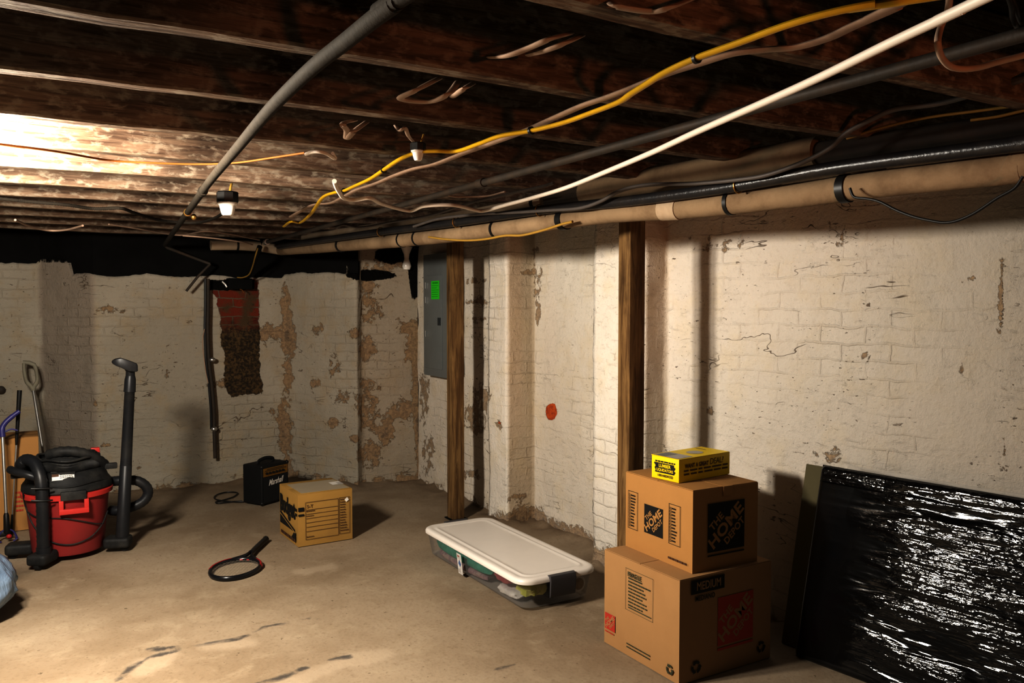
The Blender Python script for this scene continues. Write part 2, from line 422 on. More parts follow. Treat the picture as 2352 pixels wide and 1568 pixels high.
t.bump(t.math('MULTIPLY_ADD', n3, .35, t.math('MULTIPLY_ADD', A[0], -.4, n2)), .45, .008); M['concrete'] = t.m
CRACK = [[(270, 1562), (305, 1527), (345, 1507), (392, 1496), (430, 1486), (490, 1474), (550, 1464), (590, 1446), (622, 1432)],
         [(590, 1567), (640, 1556), (700, 1532)], [(760, 1512), (800, 1505)], [(700, 1420), (735, 1418)], [(345, 1490), (420, 1483)], [(1130, 1540), (1180, 1522)], [(600, 1438), (660, 1428)]]
PALE = [[(330, 1520), (385, 1505), (330, 1540)], [(480, 1482), (570, 1474)], [(640, 1575), (720, 1545), (840, 1500)], [(110, 1340), (160, 1335)], [(820, 1518), (880, 1500)], [(700, 1310), (760, 1300)]]
def seglist(L): return [(on_z(*a), on_z(*b)) for P in L for a, b in zip(P, P[1:])]
def dseg(p, a, b):
    ab = b - a; k = max(0, min(1, (p - a).dot(ab) / ab.length_squared)); return (p - a - ab * k).length
SC, SP = seglist(CRACK), seglist(PALE)
EDGE = [(V3((*a, 0)), V3((*b, 0))) for P in (BACK, RIGHT) for a, b in zip(P, P[1:])]
vs, fs, wr = [], [], []; nx, ny = 230, 330
for j in range(ny + 1):
    for i in range(nx + 1):
        p = V3((-3.65 + 7.15 * i / nx, -2.65 + 10.4 * j / ny, 0))
        d = min(dseg(p, *s) for s in SC) if 1 < p.y < 4.5 and p.x < 2.4 else 9
        d2 = min(dseg(p, *s) for s in SP) if 1 < p.y < 5 and p.x < 2.4 else 9
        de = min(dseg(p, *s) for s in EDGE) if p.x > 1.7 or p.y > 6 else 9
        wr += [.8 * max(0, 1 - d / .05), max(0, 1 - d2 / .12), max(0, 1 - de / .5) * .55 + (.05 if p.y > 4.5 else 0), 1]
        z = noise.noise(p * 1.3) * .004 - .004
        if de < .16 and p.x < 3.4: z += .035 * (1 - de / .16) * max(0, noise.noise(p * 9) + .55)
        vs.append((p.x, p.y, z))
for j in range(ny):
    for i in range(nx): a = j * (nx + 1) + i; fs.append((a, a + 1, a + nx + 2, a + nx + 1))
me = bpy.data.meshes.new('floor'); me.from_pydata(vs, [], fs); me.materials.append(M['concrete'])
a = me.color_attributes.new('wear', 'FLOAT_COLOR', 'POINT'); a.data.foreach_set('color', wr)
me.polygons.foreach_set('use_smooth', [True] * len(me.polygons))
fl = bpy.data.objects.new('floor', me); C.objects.link(fl); struct(fl)

# ------------------------------------------------------------------ ceiling, joists, header beam
wood('joist_wood', (.07, .044, .030), (.24, .172, .122), (1.2, 16, 16), .85, .9, .12, (.30, .255, .20))
wood('board_wood', (.018, .012, .008), (.06, .038, .022), (.6, 8, 8), .9, .5)
simple('black_timber', (.010, .009, .008), .9, .5, 5, bump=.6, bscale=20, spec=.1)  # near-black, slightly mottled
mb = MB()
for k in range(27):
    x = -3.7 + k * .28; mb.box(x, -2.7, 2.235 + .004 * (k % 3), x + .274, 7.8, 2.27)
struct(mb.build('ceiling', 'board_wood'))
JZ = 2.03
for k in range(-8, 13):
    y = 1.24 + .50 * k; mb = MB(); rings = []; n = 60
    if y > 7.0: continue
    ph = k * 3.7
    for i in range(n + 1):
        x = -3.65 + 7.1 * i / n
        dz = .010 * noise.noise(V3((x * 1.1, ph, 0))) + .004 * noise.noise(V3((x * 7, ph, 2))); dy = .008 * noise.noise(V3((x * .8, ph, 9)))
        w = .030 + .003 * noise.noise(V3((x * 3, ph, 4)))
        rings.append([(x, y - w + dy, 2.235), (x, y - w + dy, JZ + .006 + dz), (x, y - w + .006 + dy, JZ + dz), (x, y + w - .006 + dy, JZ + dz), (x, y + w + dy, JZ + .006 + dz), (x, y + w + dy, 2.235)])
    mb.loft(rings); struct(mb.build('ceiling_joist', 'joist_wood'))
mb = MB(); rings = []
off = []
for i, p in enumerate(BACK[:-1]):
    a = V3((*BACK[max(i - 1, 0)], 0)); b = V3((*BACK[min(i + 1, len(BACK) - 2)], 0)); d = (b - a).normalized(); n = V3((d.y, -d.x, 0))
    off.append((V3((*p, 0)) - n * .035, V3((*p, 0)) - n * .22))
for f, b in off: rings.append([(f.x, f.y, 1.60), (f.x, f.y, 2.235), (b.x, b.y, 2.235), (b.x, b.y, 1.60)])
mb.loft(rings); struct(mb.build('trim_1', 'black_timber'))
mb = MB().box(2.30, 6.62, 1.9, 3.0, 6.8, 2.235); struct(mb.build('trim_2', 'black_timber'))

# ------------------------------------------------------------------ timber posts
wood('post_wood', (.10, .055, .024), (.27, .175, .08), (14, 14, 1.1), .7, .4)
for (x, y), lab in (((2.575, 5.17), 'brown square timber post beside the grey breaker panel'), ((2.50, 3.13), 'brown square timber post standing behind the stacked cartons')):
    r = thing('timber_post', lab, 'post', (x, y, 0), group='timber posts along the right wall')
    mb = MB().box(-.045, -.045, 0, .045, .045, 2.028); mb.build('post_shaft', 'post_wood', r, bevel=.004)
    mb = MB().box(-.06, -.06, 0.0, .06, .06, .006); mb.build('base_plate', 'black_timber', r)
# ------------------------------------------------------------------ pipes and cables under the joists
simple('grey_conduit', (.050, .042, .033), .8, .3, 30, metal=0, bump=.25, bscale=90, dirt=(.035, .03, .025), spec=.08)
simple('black_pipe', (.022, .021, .022), .32, .3, 20, bump=.35, bscale=70, spec=.5, dirt=(.06, .045, .035), dirtamt=.4)
simple('dark_pipe', (.055, .045, .036), .6, .3, 14, bump=.3, bscale=60, spec=.25, dirt=(.10, .065, .04))
simple('pipe_wrap', (.27, .20, .13), .85, .18, 9, bump=.5, bscale=34, spec=.1, dirt=(.15, .10, .06), dirtamt=.6)
simple('pipe_wrap_pale', (.40, .32, .235), .85, .15, 9, bump=.5, bscale=34, spec=.1, dirt=(.30, .21, .13), dirtamt=.6)
simple('black_tape', (.012, .011, .010), .45, .3, 30, spec=.4)
simple('yellow_sheath', (.62, .40, .02), .42, .12, 20, spec=.4, dirt=(.35, .21, .02), dirtamt=.3)
simple('dull_yellow_sheath', (.30, .19, .045), .55, .15, 20, spec=.3)
simple('taupe_sheath', (.40, .295, .225), .55, .15, 14, spec=.3, dirt=(.22, .15, .11))
simple('white_sheath', (.64, .57, .50), .5, .06, 20, spec=.4)
simple('grey_sheath', (.12, .105, .095), .5, .2, 20, spec=.35)
simple('orange_string', (.20, .075, .014), .7, .2, 30)
simple('porcelain', (.80, .78, .74), .25, .05, 10, spec=.6)
simple('steel', (.55, .54, .52), .35, .15, 30, metal=.9)
simple('copper', (.42, .26, .08), .35, .2, 30, metal=.8)

PA, PB = (2.32, 1.32), (1.77, 6.55)             # the pipe run along the right wall, in plan
def run(px, off=0.0): return [on_plane(x, y, PA, PB, off) for x, y in px]
def flatz(px, z): return [on_z(x, y, z) for x, y in px]
def band(mb, p, d, r, w=.02, mi=0):
    d = d.normalized(); mb.tube([p - d * w, p + d * w], r, 20, mi, caps=True)

# lower wrapped pipe with dark bands
ctr = run([(2440, 370), (2352, 384), (1990, 426), (1840, 447), (1560, 479), (1400, 490), (1150, 525), (1000, 543), (850, 558), (700, 570), (645, 574)])
r = thing('insulated_pipe', 'long tan wrapped pipe with black tape bands, lowest along the right wall', 'pipe', (ctr[3].x, ctr[3].y, ctr[3].z - .05))
bz = V3(r.location); L = [p - bz for p in ext(ctr, 1.6)]
end = [at_y(600, 567, 6.78) - bz, at_y(545, 563, 6.80) - bz, at_y(484, 563, 6.80) - bz]
MB().tube(curve(L, 5), [.042 + .003 * noise.noise(V3((i * .5, 0, 0))) for i in range(len(curve(L, 5)))], 18).build('pipe_jacket', 'pipe_wrap', r)
MB().tube(curve([L[-1]] + end, 6), .04, 16).build('elbow_jacket', 'pipe_wrap_pale', r)
for px, w in ((1945, .014), (1690, .008), (1306, .018), (1142, .008), (965, .006), (790, .010), (930, .006)):
    i = min(range(len(ctr) - 1), key=lambda k: abs((proj(ctr[k])[0] + proj(ctr[k + 1])[0]) / 2 - px))
    a, b = L[i + 1], L[i + 2]; xa, xb = proj(ctr[i])[0], proj(ctr[i + 1])[0]; q = a.lerp(b, (px - xa) / (xb - xa))
    mb = MB(); band(mb, q, b - a, .0465, w); mb.build('tape_band', 'black_tape', r)
for q in (end[1], end[0]):
    mb = MB(); band(mb, q, V3((1, 0, 0)), .0425, .008); mb.build('tape_band', 'black_tape', r)
mb = MB(); q = L[5].lerp(L[6], .1); band(mb, q, L[6] - L[5], .0445, .045); mb.build('torn_wrap', 'pipe_wrap_pale', r)

# upper large pipe, half of it jacketed
up1 = run([(1882, 350), (1640, 392), (1400, 434), (1345, 444)], .07)
up2 = run([(2440, 270), (2352, 288), (2100, 322), (1885, 352)], .07)
up2 = ext(up2, 1.6)
up3 = run([(1345, 446), (1262, 462)], .07); up4 = run([(1250, 462), (1100, 490), (1000, 507), (850, 526), (700, 546)], .07)
r = thing('capped_pipe', 'thick dark pipe with a flaking tan jacket over its middle, highest of the wall pipes', 'pipe', (up1[1].x, up1[1].y, up1[1].z - .05))
bz = V3(r.location)
MB().tube([p - bz for p in up2 + up1[1:] + up3[1:]], .040, 18).build('bare_pipe', 'dark_pipe', r)
MB().tube(curve([p - bz for p in up1], 6), .056, 20).build('flaking_jacket', 'pipe_wrap', r)
MB().tube(curve([p - bz for p in up4], 6), .032, 16).build('pale_jacket', 'pipe_wrap_pale', r)
mb = MB(); band(mb, up4[0].lerp(up4[1], .12) - bz, up4[1] - up4[0], .034, .012); mb.build('tape_band', 'black_tape', r)

blk = run([(2440, 315), (2352, 329), (1926, 384), (1683, 428), (1440, 462), (1244, 482), (1040, 512), (870, 533), (700, 557), (640, 566)], -.068)
r = thing('water_pipe', 'thin glossy black pipe running in front of the tan wrapped pipes', 'pipe', (blk[3].x, blk[3].y, blk[3].z - .02)); bz = V3(r.location)
MB().tube(curve([p - bz for p in ext(blk, 1.6)], 5), .0215, 14).build('pipe_run', 'black_pipe', r)
for px in (1697, 1240, 1050, 875):
    i = min(range(len(blk) - 1), key=lambda k: abs((proj(blk[k])[0] + proj(blk[k + 1])[0]) / 2 - px)); q = blk[i].lerp(blk[i + 1], .5)
    xa, xb = proj(blk[i])[0], proj(blk[i + 1])[0]; q = blk[i].lerp(blk[i + 1], (px - xa) / (xb - xa))
    mb = MB(); d = (blk[i + 1] - blk[i]).normalized(); u = V3((0, 0, 1)); w = d.cross(u).normalized()
    ringp = [q - bz + w * (.025 * math.cos(a * PI / 8)) + u * (.027 * math.sin(a * PI / 8)) for a in range(16)]
    mb.tube(ringp, .0028, 6, closed=True); mb.build('wire_tie', 'copper', r)

# dark gas pipe straight down the room
gp = flatz([(2420, 60), (2352, 89), (2048, 158), (1886, 202), (1562, 291), (1400, 324), (1244, 366), (1040, 427), (870, 482), (700, 533), (612, 556)], 1.975)
a, b = gp[0], gp[-1]; gp = [a.lerp(b, k / 24) for k in range(25)]
r = thing('gas_pipe', 'long straight dark grey pipe crossing under the joists with a coupling', 'pipe', (gp[12].x, gp[12].y, 1.96)); bz = V3(r.location)
MB().tube([p - bz for p in ext(gp, 1.8)], .0135, 14).build('pipe_run', 'dark_pipe', r)
mb = MB(); band(mb, gp[9] - bz, gp[9] - gp[8], .018, .025); mb.build('coupling', 'dark_pipe', r)
mb = MB(); q = gp[-1] - bz; d = gp[-1] - gp[-2]; band(mb, q, d, .022, .03); mb.build('end_clamp', 'steel', r)

# slanting steel conduit, its lower arm by the back wall
cq = [(945, -22), (918, 0), (860, 42), (790, 98), (730, 145), (670, 200), (612, 260), (545, 340), (482, 416), (440, 475), (378, 562)]
ca = [on_z(x, y, 2.002 - .037 * i / 10) for i, (x, y) in enumerate(cq)]
cp = [ca[0], ca[1], ca[5], ca[8], ca[10]]
r = thing('steel_conduit', 'slanting grey steel conduit with a coupling, ending in a bent arm over the back wall', 'conduit', (cp[2].x, cp[2].y, 1.97)); bz = V3(r.location)
MB().tube(curve([p - bz for p in ext(ca, 1.6)], 4), .0155, 14).build('conduit_run', 'grey_conduit', r)
mb = MB(); q = ca[8].lerp(ca[9], .35); band(mb, q - bz, ca[9] - ca[8], .0195, .035); mb.build('coupling', 'grey_conduit', r)
mb = MB(); q = ca[9].lerp(ca[10], .1); band(mb, q - bz, ca[10] - ca[9], .019, .02); mb.ball(q - bz + V3((.03, 0, -.02)), .014, .014, .016, 10); mb.build('brass_fitting', 'copper', r)
e = cp[4]
arm = [e, e + V3((.02, .01, -.02)), at_y(440, 590, 7.0), at_y(483, 606, 6.95), at_y(455, 634, 6.95), at_y(428, 668, 7.0)]
MB().tube([p - bz for p in arm[:4]], .012, 10).tube([p - bz for p in arm[3:]], .010, 10).build('bent_arm', 'dark_pipe', r)

def cable(name, pts, rad, mat, label, cat='cable', flat=None, group=None, per=7, seg=10, ends=None):
    mb = MB().tube(curve(pts, per), rad, seg, flat=flat)
    o = mb.build(name, mat, recenter=True); tag(o, label, cat, group); return o
def mixz(px, z0, z1): n = len(px) - 1; return [on_z(x, y, z0 + (z1 - z0) * i / n) for i, (x, y) in enumerate(px)]

ye = mixz([(652, 520), (668, 509), (690, 511), (715, 490), (740, 455), (765, 443), (790, 438), (815, 427), (850, 411), (882, 390), (920, 365), (960, 350), (1000, 347), (1050, 347), (1100, 330), (1150, 312), (1220, 300), (1290, 283), (1350, 262), (1420, 235), (1450, 215), (1485, 193), (1530, 165), (1600, 133), (1700, 97), (1800, 60), (1900, 31), (2010, 9), (2150, -8)], 1.985, 1.995)
r = thing('yellow_cable', 'bright yellow electrical cable draped beneath the joists with tape ties', 'cable', (ye[14].x, ye[14].y, 1.97)); bz = V3(r.location)
MB().tube(curve([p - bz for p in ext(ye, 1.5, True)], 7), .0075, 10, flat=(.0095, .0062)).build('cable_sheath', 'yellow_sheath', r)
for k in (6, 9, 16, 23):
    mb = MB(); band(mb, ye[k] - bz, ye[k + 1] - ye[k], .0115, .004); mb.build('tape_tie', 'black_tape', r)
ta = mixz([(668, 498), (690, 485), (722, 470), (760, 466), (790, 452), (820, 436), (865, 421), (905, 404), (950, 388), (1000, 377), (1060, 354), (1130, 329), (1200, 303), (1280, 268), (1340, 242), (1400, 222), (1470, 195), (1530, 170), (1600, 148), (1680, 124), (1760, 114), (1830, 108), (1900, 88), (1960, 60), (2060, 16), (2110, -12)], 2.008, 2.014)
cable('flat_cable', ext(ta, 1.5, True), .011, 'taupe_sheath', 'flat taupe cable twisting alongside the bright yellow cable', flat=(.0135, .0055))
wh = mixz([(768, 416), (772, 428), (779, 441), (790, 455), (815, 459), (850, 455), (880, 469), (940, 484), (975, 473), (1040, 471), (1090, 482), (1112, 484), (1160, 471), (1220, 455), (1300, 431), (1400, 391), (1500, 349), (1602, 302), (1764, 231), (1886, 176), (2048, 97), (2210, 21), (2290, -18)], 1.94, 1.95)
cable('white_cable', wh, [.0062] * 200, 'white_sheath', 'white cable sagging across the ceiling with a bent-up loose end') if False else None
mb = MB().tube(curve(ext(wh, 1.5, True), 7), .0085, 12); tag(mb.build('white_cable', 'white_sheath'), 'white cable sagging across the ceiling with a bent-up loose end', 'cable')
gr = run([(2400, 170), (2352, 182), (2169, 235), (2060, 250), (2007, 271), (1946, 304), (1906, 340), (1845, 372), (1764, 401), (1700, 412), (1602, 421), (1481, 425), (1420, 440), (1380, 462), (1330, 478), (1260, 483), (1180, 488), (1100, 492), (1010, 502), (950, 520)], -.12)
cable('grey_cable', ext(gr, 1.4), .0075, 'grey_sheath', 'dark grey cable rising away from the wall pipes at its near end')
cable('thin_cable', run([(3000, 120), (2700, 180), (2400, 232), (2352, 240), (2250, 254), (2130, 270), (2030, 292), (1945, 318)], .0), .0045, 'dull_yellow_sheath', 'thin dull yellow cable just above the thick dark pipe')
cable('thin_cable', run([(3000, 150), (2700, 200), (2400, 246), (2352, 254), (2290, 268), (2230, 276)], .022), .0045, 'dull_yellow_sheath', 'short dull yellow cable lying on top of the thick dark pipe')
cable('hanging_cable', [on_z(2182, -30, 2.03), on_z(2178, 20, 2.02), on_z(2160, 65, 2.0), on_z(2154, 100, 1.955), on_z(2165, 135, 1.94), on_z(2192, 156, 1.935), on_z(2240, 156, 1.935), on_z(2300, 140, 1.94), on_z(2400, 112, 1.95), on_z(2600, 40, 2.0), on_z(2700, -60, 2.04)], .006, 'taupe_sheath', 'brown cable hanging in a rounded loop under the nearest joists')
hw = run([(1952, 432), (1962, 452), (1990, 456), (2020, 463), (2060, 483), (2100, 498), (2140, 507), (2170, 511), (2200, 506), (2240, 488), (2290, 455), (2330, 432), (2350, 405)], -.07)
cable('hanging_wire', hw, .0042, 'black_tape', 'black wire drooping below the tan wrapped pipe against the wall', 'wire')
cable('hanging_cable', run([(985, 544), (1020, 549), (1070, 552), (1115, 549), (1160, 541), (1200, 540), (1250, 528), (1290, 515), (1315, 509)], -.075), .006, 'dull_yellow_sheath', 'ochre cable slung below the wrapped pipe above the post')
cable('slack_cable', mixz([(1272, 420), (1250, 427), (1180, 443), (1080, 466), (990, 494), (900, 510), (830, 522), (790, 517), (772, 522)], 1.99, 1.97), .0065, 'grey_sheath', 'grey cable running beside the wrapped pipe with a hooked end')
cable('slack_cable', mixz([(1020, 441), (1035, 450), (1070, 452), (1120, 450), (1160, 440)], 1.99, 2.0), .004, 'taupe_sheath', 'short brown wire between the white cable and the dark gas pipe', 'wire')

# loops of flat cable poking out of the joist bays
def loops(px, z0, lab, nm='cable_loop', r=.008, mat='taupe_sheath'):
    n = len(px) - 1
    pts = [on_z(x, y, 2.075 if i in (0, n) else z0) for i, (x, y) in enumerate(px)]
    cable(nm, pts, r, mat, lab, flat=(r * 1.25, r * .55), group='cable loops in the joist bays')
loops([(1395, -6), (1412, 12), (1445, 20), (1500, 26), (1540, 16), (1600, -8)], 2.02, 'pale flat cable loop hanging from the nearest joist beside the top edge')
loops([(1125, 131), (1165, 128), (1215, 110), (1262, 90), (1310, 76)], 2.035, 'upper of two flat cables crossing the joist bay')
loops([(1215, 126), (1250, 117), (1300, 98), (1335, 82)], 2.035, 'lower of two flat cables crossing the joist bay')
loops([(1008, 180), (960, 205), (920, 227), (985, 234), (1030, 215), (1052, 188)], 2.0, 'flat cable bent in a long hook under the second joist')
loops([(1040, 222), (1062, 206), (1085, 192)], 2.045, 'short flat cable end beside the long hooked cable')
loops([(815, 276), (788, 284), (797, 300), (797, 318), (815, 300), (842, 280)], 2.0, 'small V-shaped cable loop beneath the third joist')
loops([(908, 288), (918, 300), (930, 293), (938, 312), (950, 326)], 1.99, 'thin cable dropping from a joist to the small lamp socket', r=.005)
cable('cable_end', [on_z(703, 354, 1.99), on_z(722, 348, 1.98), on_z(748, 352, 1.975), (on_z(770, 364, 1.975)), on_z(764, 352, 1.985)], .006, 'white_sheath', 'short stripped white cable end at the end of the orange string', 'cable')
cable('orange_string', ext(mixz([(-40, 326), (0, 331), (80, 341), (150, 351), (250, 368), (350, 374), (450, 377), (540, 374), (620, 363), (700, 351)], 2.008, 2.014), 1.5), .0036, 'orange_string', 'thin orange string stretched under the brightly lit joists', 'string')
fx = mixz([(-40, 452), (60, 462), (150, 470), (215, 479), (275, 478), (310, 489), (360, 504), (405, 510), (455, 511), (490, 502), (512, 490)], 2.0, 1.995)
cv = curve(ext(fx, 1.2), 26); tag(MB().tube(cv, [.0072 + .0016 * (i % 2) for i in range(len(cv))], 10).build('flexible_conduit', 'grey_conduit'), 'ribbed grey flexible conduit leading to the porcelain lamp socket', 'conduit')
for k, px in enumerate(([(35, 505), (70, 520), (110, 529), (150, 528), (190, 518)],)):
    cable('hanging_wire', mixz(px, 1.93, 1.93), .006, 'taupe_sheath', 'loose brown wire sagging in front of the dark beam above the back wall', 'wire')
cable('hanging_wire', mixz([(250, 515), (310, 524), (370, 535), (420, 540), (470, 531), (530, 538), (596, 551)], 2.002, 1.992), .0055, 'taupe_sheath', 'pale wire strung low across the slanting conduit to the pipe clamp', 'wire')
cable('hanging_wire', mixz([(420, 541), (480, 546), (545, 554), (580, 562)], 1.93, 1.92), .005, 'taupe_sheath', 'second pale wire ending at the pipe clamp', 'wire')

# lamp sockets
def socket(px, py, z, s, lab):
    p = on_z(px, py, z); r = thing('lamp_socket', lab, 'lamp socket', (p.x, p.y, z), .3, 'bulbless lamp sockets under the joists')
    MB().lathe([(.048 * s, .055 * s), (.05 * s, .06 * s), (.05 * s, .10 * s), (.045 * s, .105 * s)], 8).build('junction_box', 'black_tape', r)
    MB().lathe([(.020 * s, -.004), (.026 * s, 0), (.032 * s, .02 * s), (.036 * s, .04 * s), (.045 * s, .048 * s), (.045 * s, .058 * s)], 24).build('socket_cup', 'porcelain', r, sharp=.5)
    MB().tube([(.012, 0, .1 * s), (.02, .004, .13 * s), (.034, .01, .17 * s)], .006 * s, 8).build('cable_stub', 'dull_yellow_sheath', r)
socket(523, 493, 1.915, 1.0, 'white porcelain lamp socket under a black box at the end of the ribbed conduit')
socket(960, 366, 1.965, .5, 'small white lamp socket partly behind the bright yellow cable')
p = on_z(453, 484, 1.955)

# back wall top: drop pipe, yellow wire, junction box, conduit down the wall
q = lambda px, py, y=7.02: at_y(px, py, y)
r = thing('wall_conduit', 'dark rusty conduit fixed upright on the back wall beside the bare brick patch', 'conduit', (q(485, 1050).x, 7.1, q(485, 1050).z)); bz = V3(r.location)
w = [(478, 640), (478, 700), (477, 760), (480, 830), (486, 880), (491, 940), (492, 985), (494, 1052)]
MB().tube(curve([q(x, y, 7.08) - bz for x, y in w], 4), .014, 10).build('conduit_run', 'dark_pipe', r)
MB().tube(curve([q(x - 6, y, 7.10) - bz for x, y in w[:7]], 4), .012, 8).build('black_cable', 'black_tape', r)
for x, y in ((486, 826), (490, 985)):
    MB().ball(q(x + 2, y, 7.07) - bz, .026, .02, .02, 10).build('clamp', 'steel', r)
cable('hanging_wire', [q(x, y, 7.08) for x, y in ((470, 755), (466, 775), (466, 800), (472, 850), (478, 880))], .004, 'taupe_sheath', 'thin wire bowed out beside the upright wall conduit', 'wire')
r = thing('drop_pipe', 'short dark pipe dropping from the ceiling clamp into the bare brick patch', 'pipe', q(560, 650, 7.0)); bz = V3(r.location)
MB().tube([q(597, 566, 6.55) - bz, q(588, 590, 6.62) - bz, q(578, 615, 6.85) - bz, q(572, 632, 6.98) - bz], .02, 10).build('pipe_run', 'black_timber', r)
MB().box(-.12, -.0, -.05, .07, .1, .04).build('junction_box', 'black_timber', r, bevel=.006)
MB().tube([(-.17, 0, .01), (-.15, -.02, -.015), (-.14, -.02, -.035)], .006, 8).build('wire_end', 'porcelain', r)
MB().tube([(-.03, 0, -.05), (-.015, -.02, -.06), (-.005, -.02, -.08)], .004, 8).build('orange_wire_end', 'orange_string', r)
cable('thin_cable', [q(x, y, yy) for x, y, yy in ((592, 570, 6.44), (586, 590, 6.50), (580, 612, 6.66), (572, 630, 6.78), (558, 637, 6.86), (545, 637, 6.90))], .0055, 'dull_yellow_sheath', 'yellow wire curling down into the bare brick patch', 'wire')
g = on_z(601, 558, 1.93)
# hanging white drip of foam by the corner
p = at_y(934, 600, 6.45)
mb = MB().lathe([(.004, -.075), (.028, -.068), (.038, -.04), (.030, -.01), (.02, .02), (.024, .06), (.05, .12)], 16)
o = mb.build('foam_blob', 'porcelain', recenter=False); o.location = p; tag(o, 'pale teardrop of hardened foam hanging in the back corner', 'foam')
mb = MB().lathe([(.008, 0), (.022, .004), (.03, .012), (.012, .02), (.010, .035)], 14, Matrix.Rotation(-PI / 2, 4, 'X'))
o = mb.build('pipe_stub', 'dark_pipe', recenter=False); o.location = at_y(2, 895, 7.55); tag(o, 'rusty pipe stub sticking out of the back wall at the frame edge', 'pipe')
for k, (px, py) in enumerate(((2322, 20), (2335, 35))):
    cable('hanging_wire', [on_z(px - 20, py - 60, 2.03 + .022 * k), on_z(px, py - 10, 2.0 + .022 * k), on_z(px + 4, py + 20, 1.995 + .022 * k), on_z(px + 18 - 24 * k, py + 45, 1.998 + .022 * k), on_z(px + 40, py + 40, 2.01 + .022 * k)], .0045, 'black_tape', ('black wire crossing the nearest joist at the upper corner', 'second black wire tangled over the first at the upper corner')[k], 'wire')
# ------------------------------------------------------------------ breaker panel on the right wall
simple('panel_grey', (.23, .245, .245), .45, .1, 6, metal=.2, bump=.1, spec=.4, dirt=(.18, .18, .175), dirtamt=.3)
simple('panel_dark', (.05, .055, .058), .5, .1, 6)
simple('green_paper', (.05, .62, .03), .7, .06, 10)
simple('green_ink', (.02, .30, .015), .7, .06, 10)
t = NT('black_ink'); t.base((.008, .008, .008), .6); M['black_ink'] = t.m
t = NT('red_ink'); t.base((.42, .05, .03), .7); M['red_ink'] = t.m
t = NT('brown_ink'); t.base((.095, .045, .022), .7); M['brown_ink'] = t.m
t = NT('green_black_ink'); t.base((.05, .055, .03), .7); M['green_black_ink'] = t.m
simple('cardboard', (.42, .245, .10), .8, .08, 5, bump=.12, bscale=40, spec=.15, dirt=(.36, .205, .085), dirtamt=.4)
simple('cardboard_pale', (.40, .25, .125), .8, .08, 5, bump=.12, bscale=40, spec=.15, dirt=(.35, .21, .10), dirtamt=.4)
simple('cardboard_tan', (.40, .255, .085), .8, .1, 6, bump=.15, bscale=40, spec=.15, dirt=(.30, .19, .075), dirtamt=.4)
simple('parcel_tape', (.42, .36, .27), .35, .1, 8, spec=.5)
simple('white_paper', (.75, .72, .68), .6, .05, 10)
pz0, pz1 = on_plane(975, 860, (2.77, 6.2), (2.77, 5)).z, on_plane(972, 586, (2.77, 6.2), (2.77, 5)).z
py1 = on_plane(973, 720, (2.77, 6.2), (2.77, 5)).y; py0 = py1 - .56
r = thing('breaker_panel', 'grey metal breaker panel with a bright green notice on its door', 'breaker panel', (2.77, (py0 + py1) / 2, pz0))
H = pz1 - pz0; W = (py1 - py0) / 2
MB().box(.012, -W + .02, .02, .080, W - .02, H - .02).build('enclosure', 'panel_grey', r, bevel=.004)
MB().box(0, -W, 0, .012, W, H).build('front_cover', 'panel_grey', r, bevel=.003)
dr = on_plane(1014, 740, (2.762, 6.2), (2.762, 5)).y - (py0 + py1) / 2
d = MB().box(-.008, dr, .06, 0, W - .05, H - .17).build('door', 'panel_grey', r, bevel=.002)
MB().box(-.014, dr + .012, H * .42, -.008, dr + .06, H * .42 + .06).box(-.02, dr + .02, H * .42 + .012, -.012, dr + .045, H * .42 + .045).build('latch', 'panel_dark', d)
for z in (H * .32, H * .60, H * .72): MB().tube([(-.011, W - .06, z), (-.011, W - .06, z + .05)], .004, 8).build('hinge', 'steel', d)
pr = Print(); pr.rect(-.075, -.072, .075, .072, 0, 0)
pr.lines(-.05, .05, .05, 1, .01, .012, 1, 1, 0); pr.lines(-.062, .032, .062, 6, .017, .005, 1, 1, .4)
cy = on_plane(1000, 666, (2.762, 6.2), (2.762, 5)); pr.build('notice', d, (-.0085, cy.y - (py0 + py1) / 2, cy.z - pz0), (0, -1, 0), (0, 0, 1), ['green_paper', 'green_ink'])
for y, z in ((-W + .03, .05), (W - .03, .05), (-W + .03, H - .05)):
    MB().lathe([(.006, 0), (.005, .003), (.002, .004)], 10, Matrix.Translation((0, y, z)) @ Matrix.Rotation(-PI / 2, 4, 'Y')).build('screw', 'steel', r)

# ------------------------------------------------------------------ cartons
NEGX, NEGY = ((0, -1, 0), (0, 0, 1)), ((1, 0, 0), (0, 0, 1))
def carton_body(r, w, d, h, mat, tape=None, bow=.004):
    """carton shell: four walls slightly bowed, four top flaps meeting in a seam"""
    mb = MB(); n = 10; rings = []
    for k in range(9):
        z = h * k / 8; rr = []
        for x0, y0, x1, y1 in ((-w / 2, -d / 2, w / 2, -d / 2), (w / 2, -d / 2, w / 2, d / 2), (w / 2, d / 2, -w / 2, d / 2), (-w / 2, d / 2, -w / 2, -d / 2)):
            nx, ny = (y1 - y0), -(x1 - x0); L = math.hypot(nx, ny)
            for i in range(n):
                q = i / n; b = bow * math.sin(PI * q) * math.sin(PI * k / 8)
                rr.append((x0 + (x1 - x0) * q + nx / L * b, y0 + (y1 - y0) * q + ny / L * b, z))
        rings.append(rr)
    mb.loft(rings); o = mb.build('carton', mat, r, bevel=0, sharp=.5)
    for s, m_ in ((-1, 0), (1, 0)):
        MB().box(-w / 2 + .002, (-d / 2 + .002) if s < 0 else .0015, h + .0003, w / 2 - .002, -.0015 if s < 0 else d / 2 - .002, h + .0035).build('top_flap', mat, r, bevel=.001)
    if tape: MB().box(-w / 2 - .0006, -tape / 2, h + .0036, w / 2 + .0006, tape / 2, h + .0042).box(-w / 2 - .003, -tape / 2, h - .06, -w / 2 - .0012, tape / 2, h + .004).build('tape', 'parcel_tape', r)
    return o
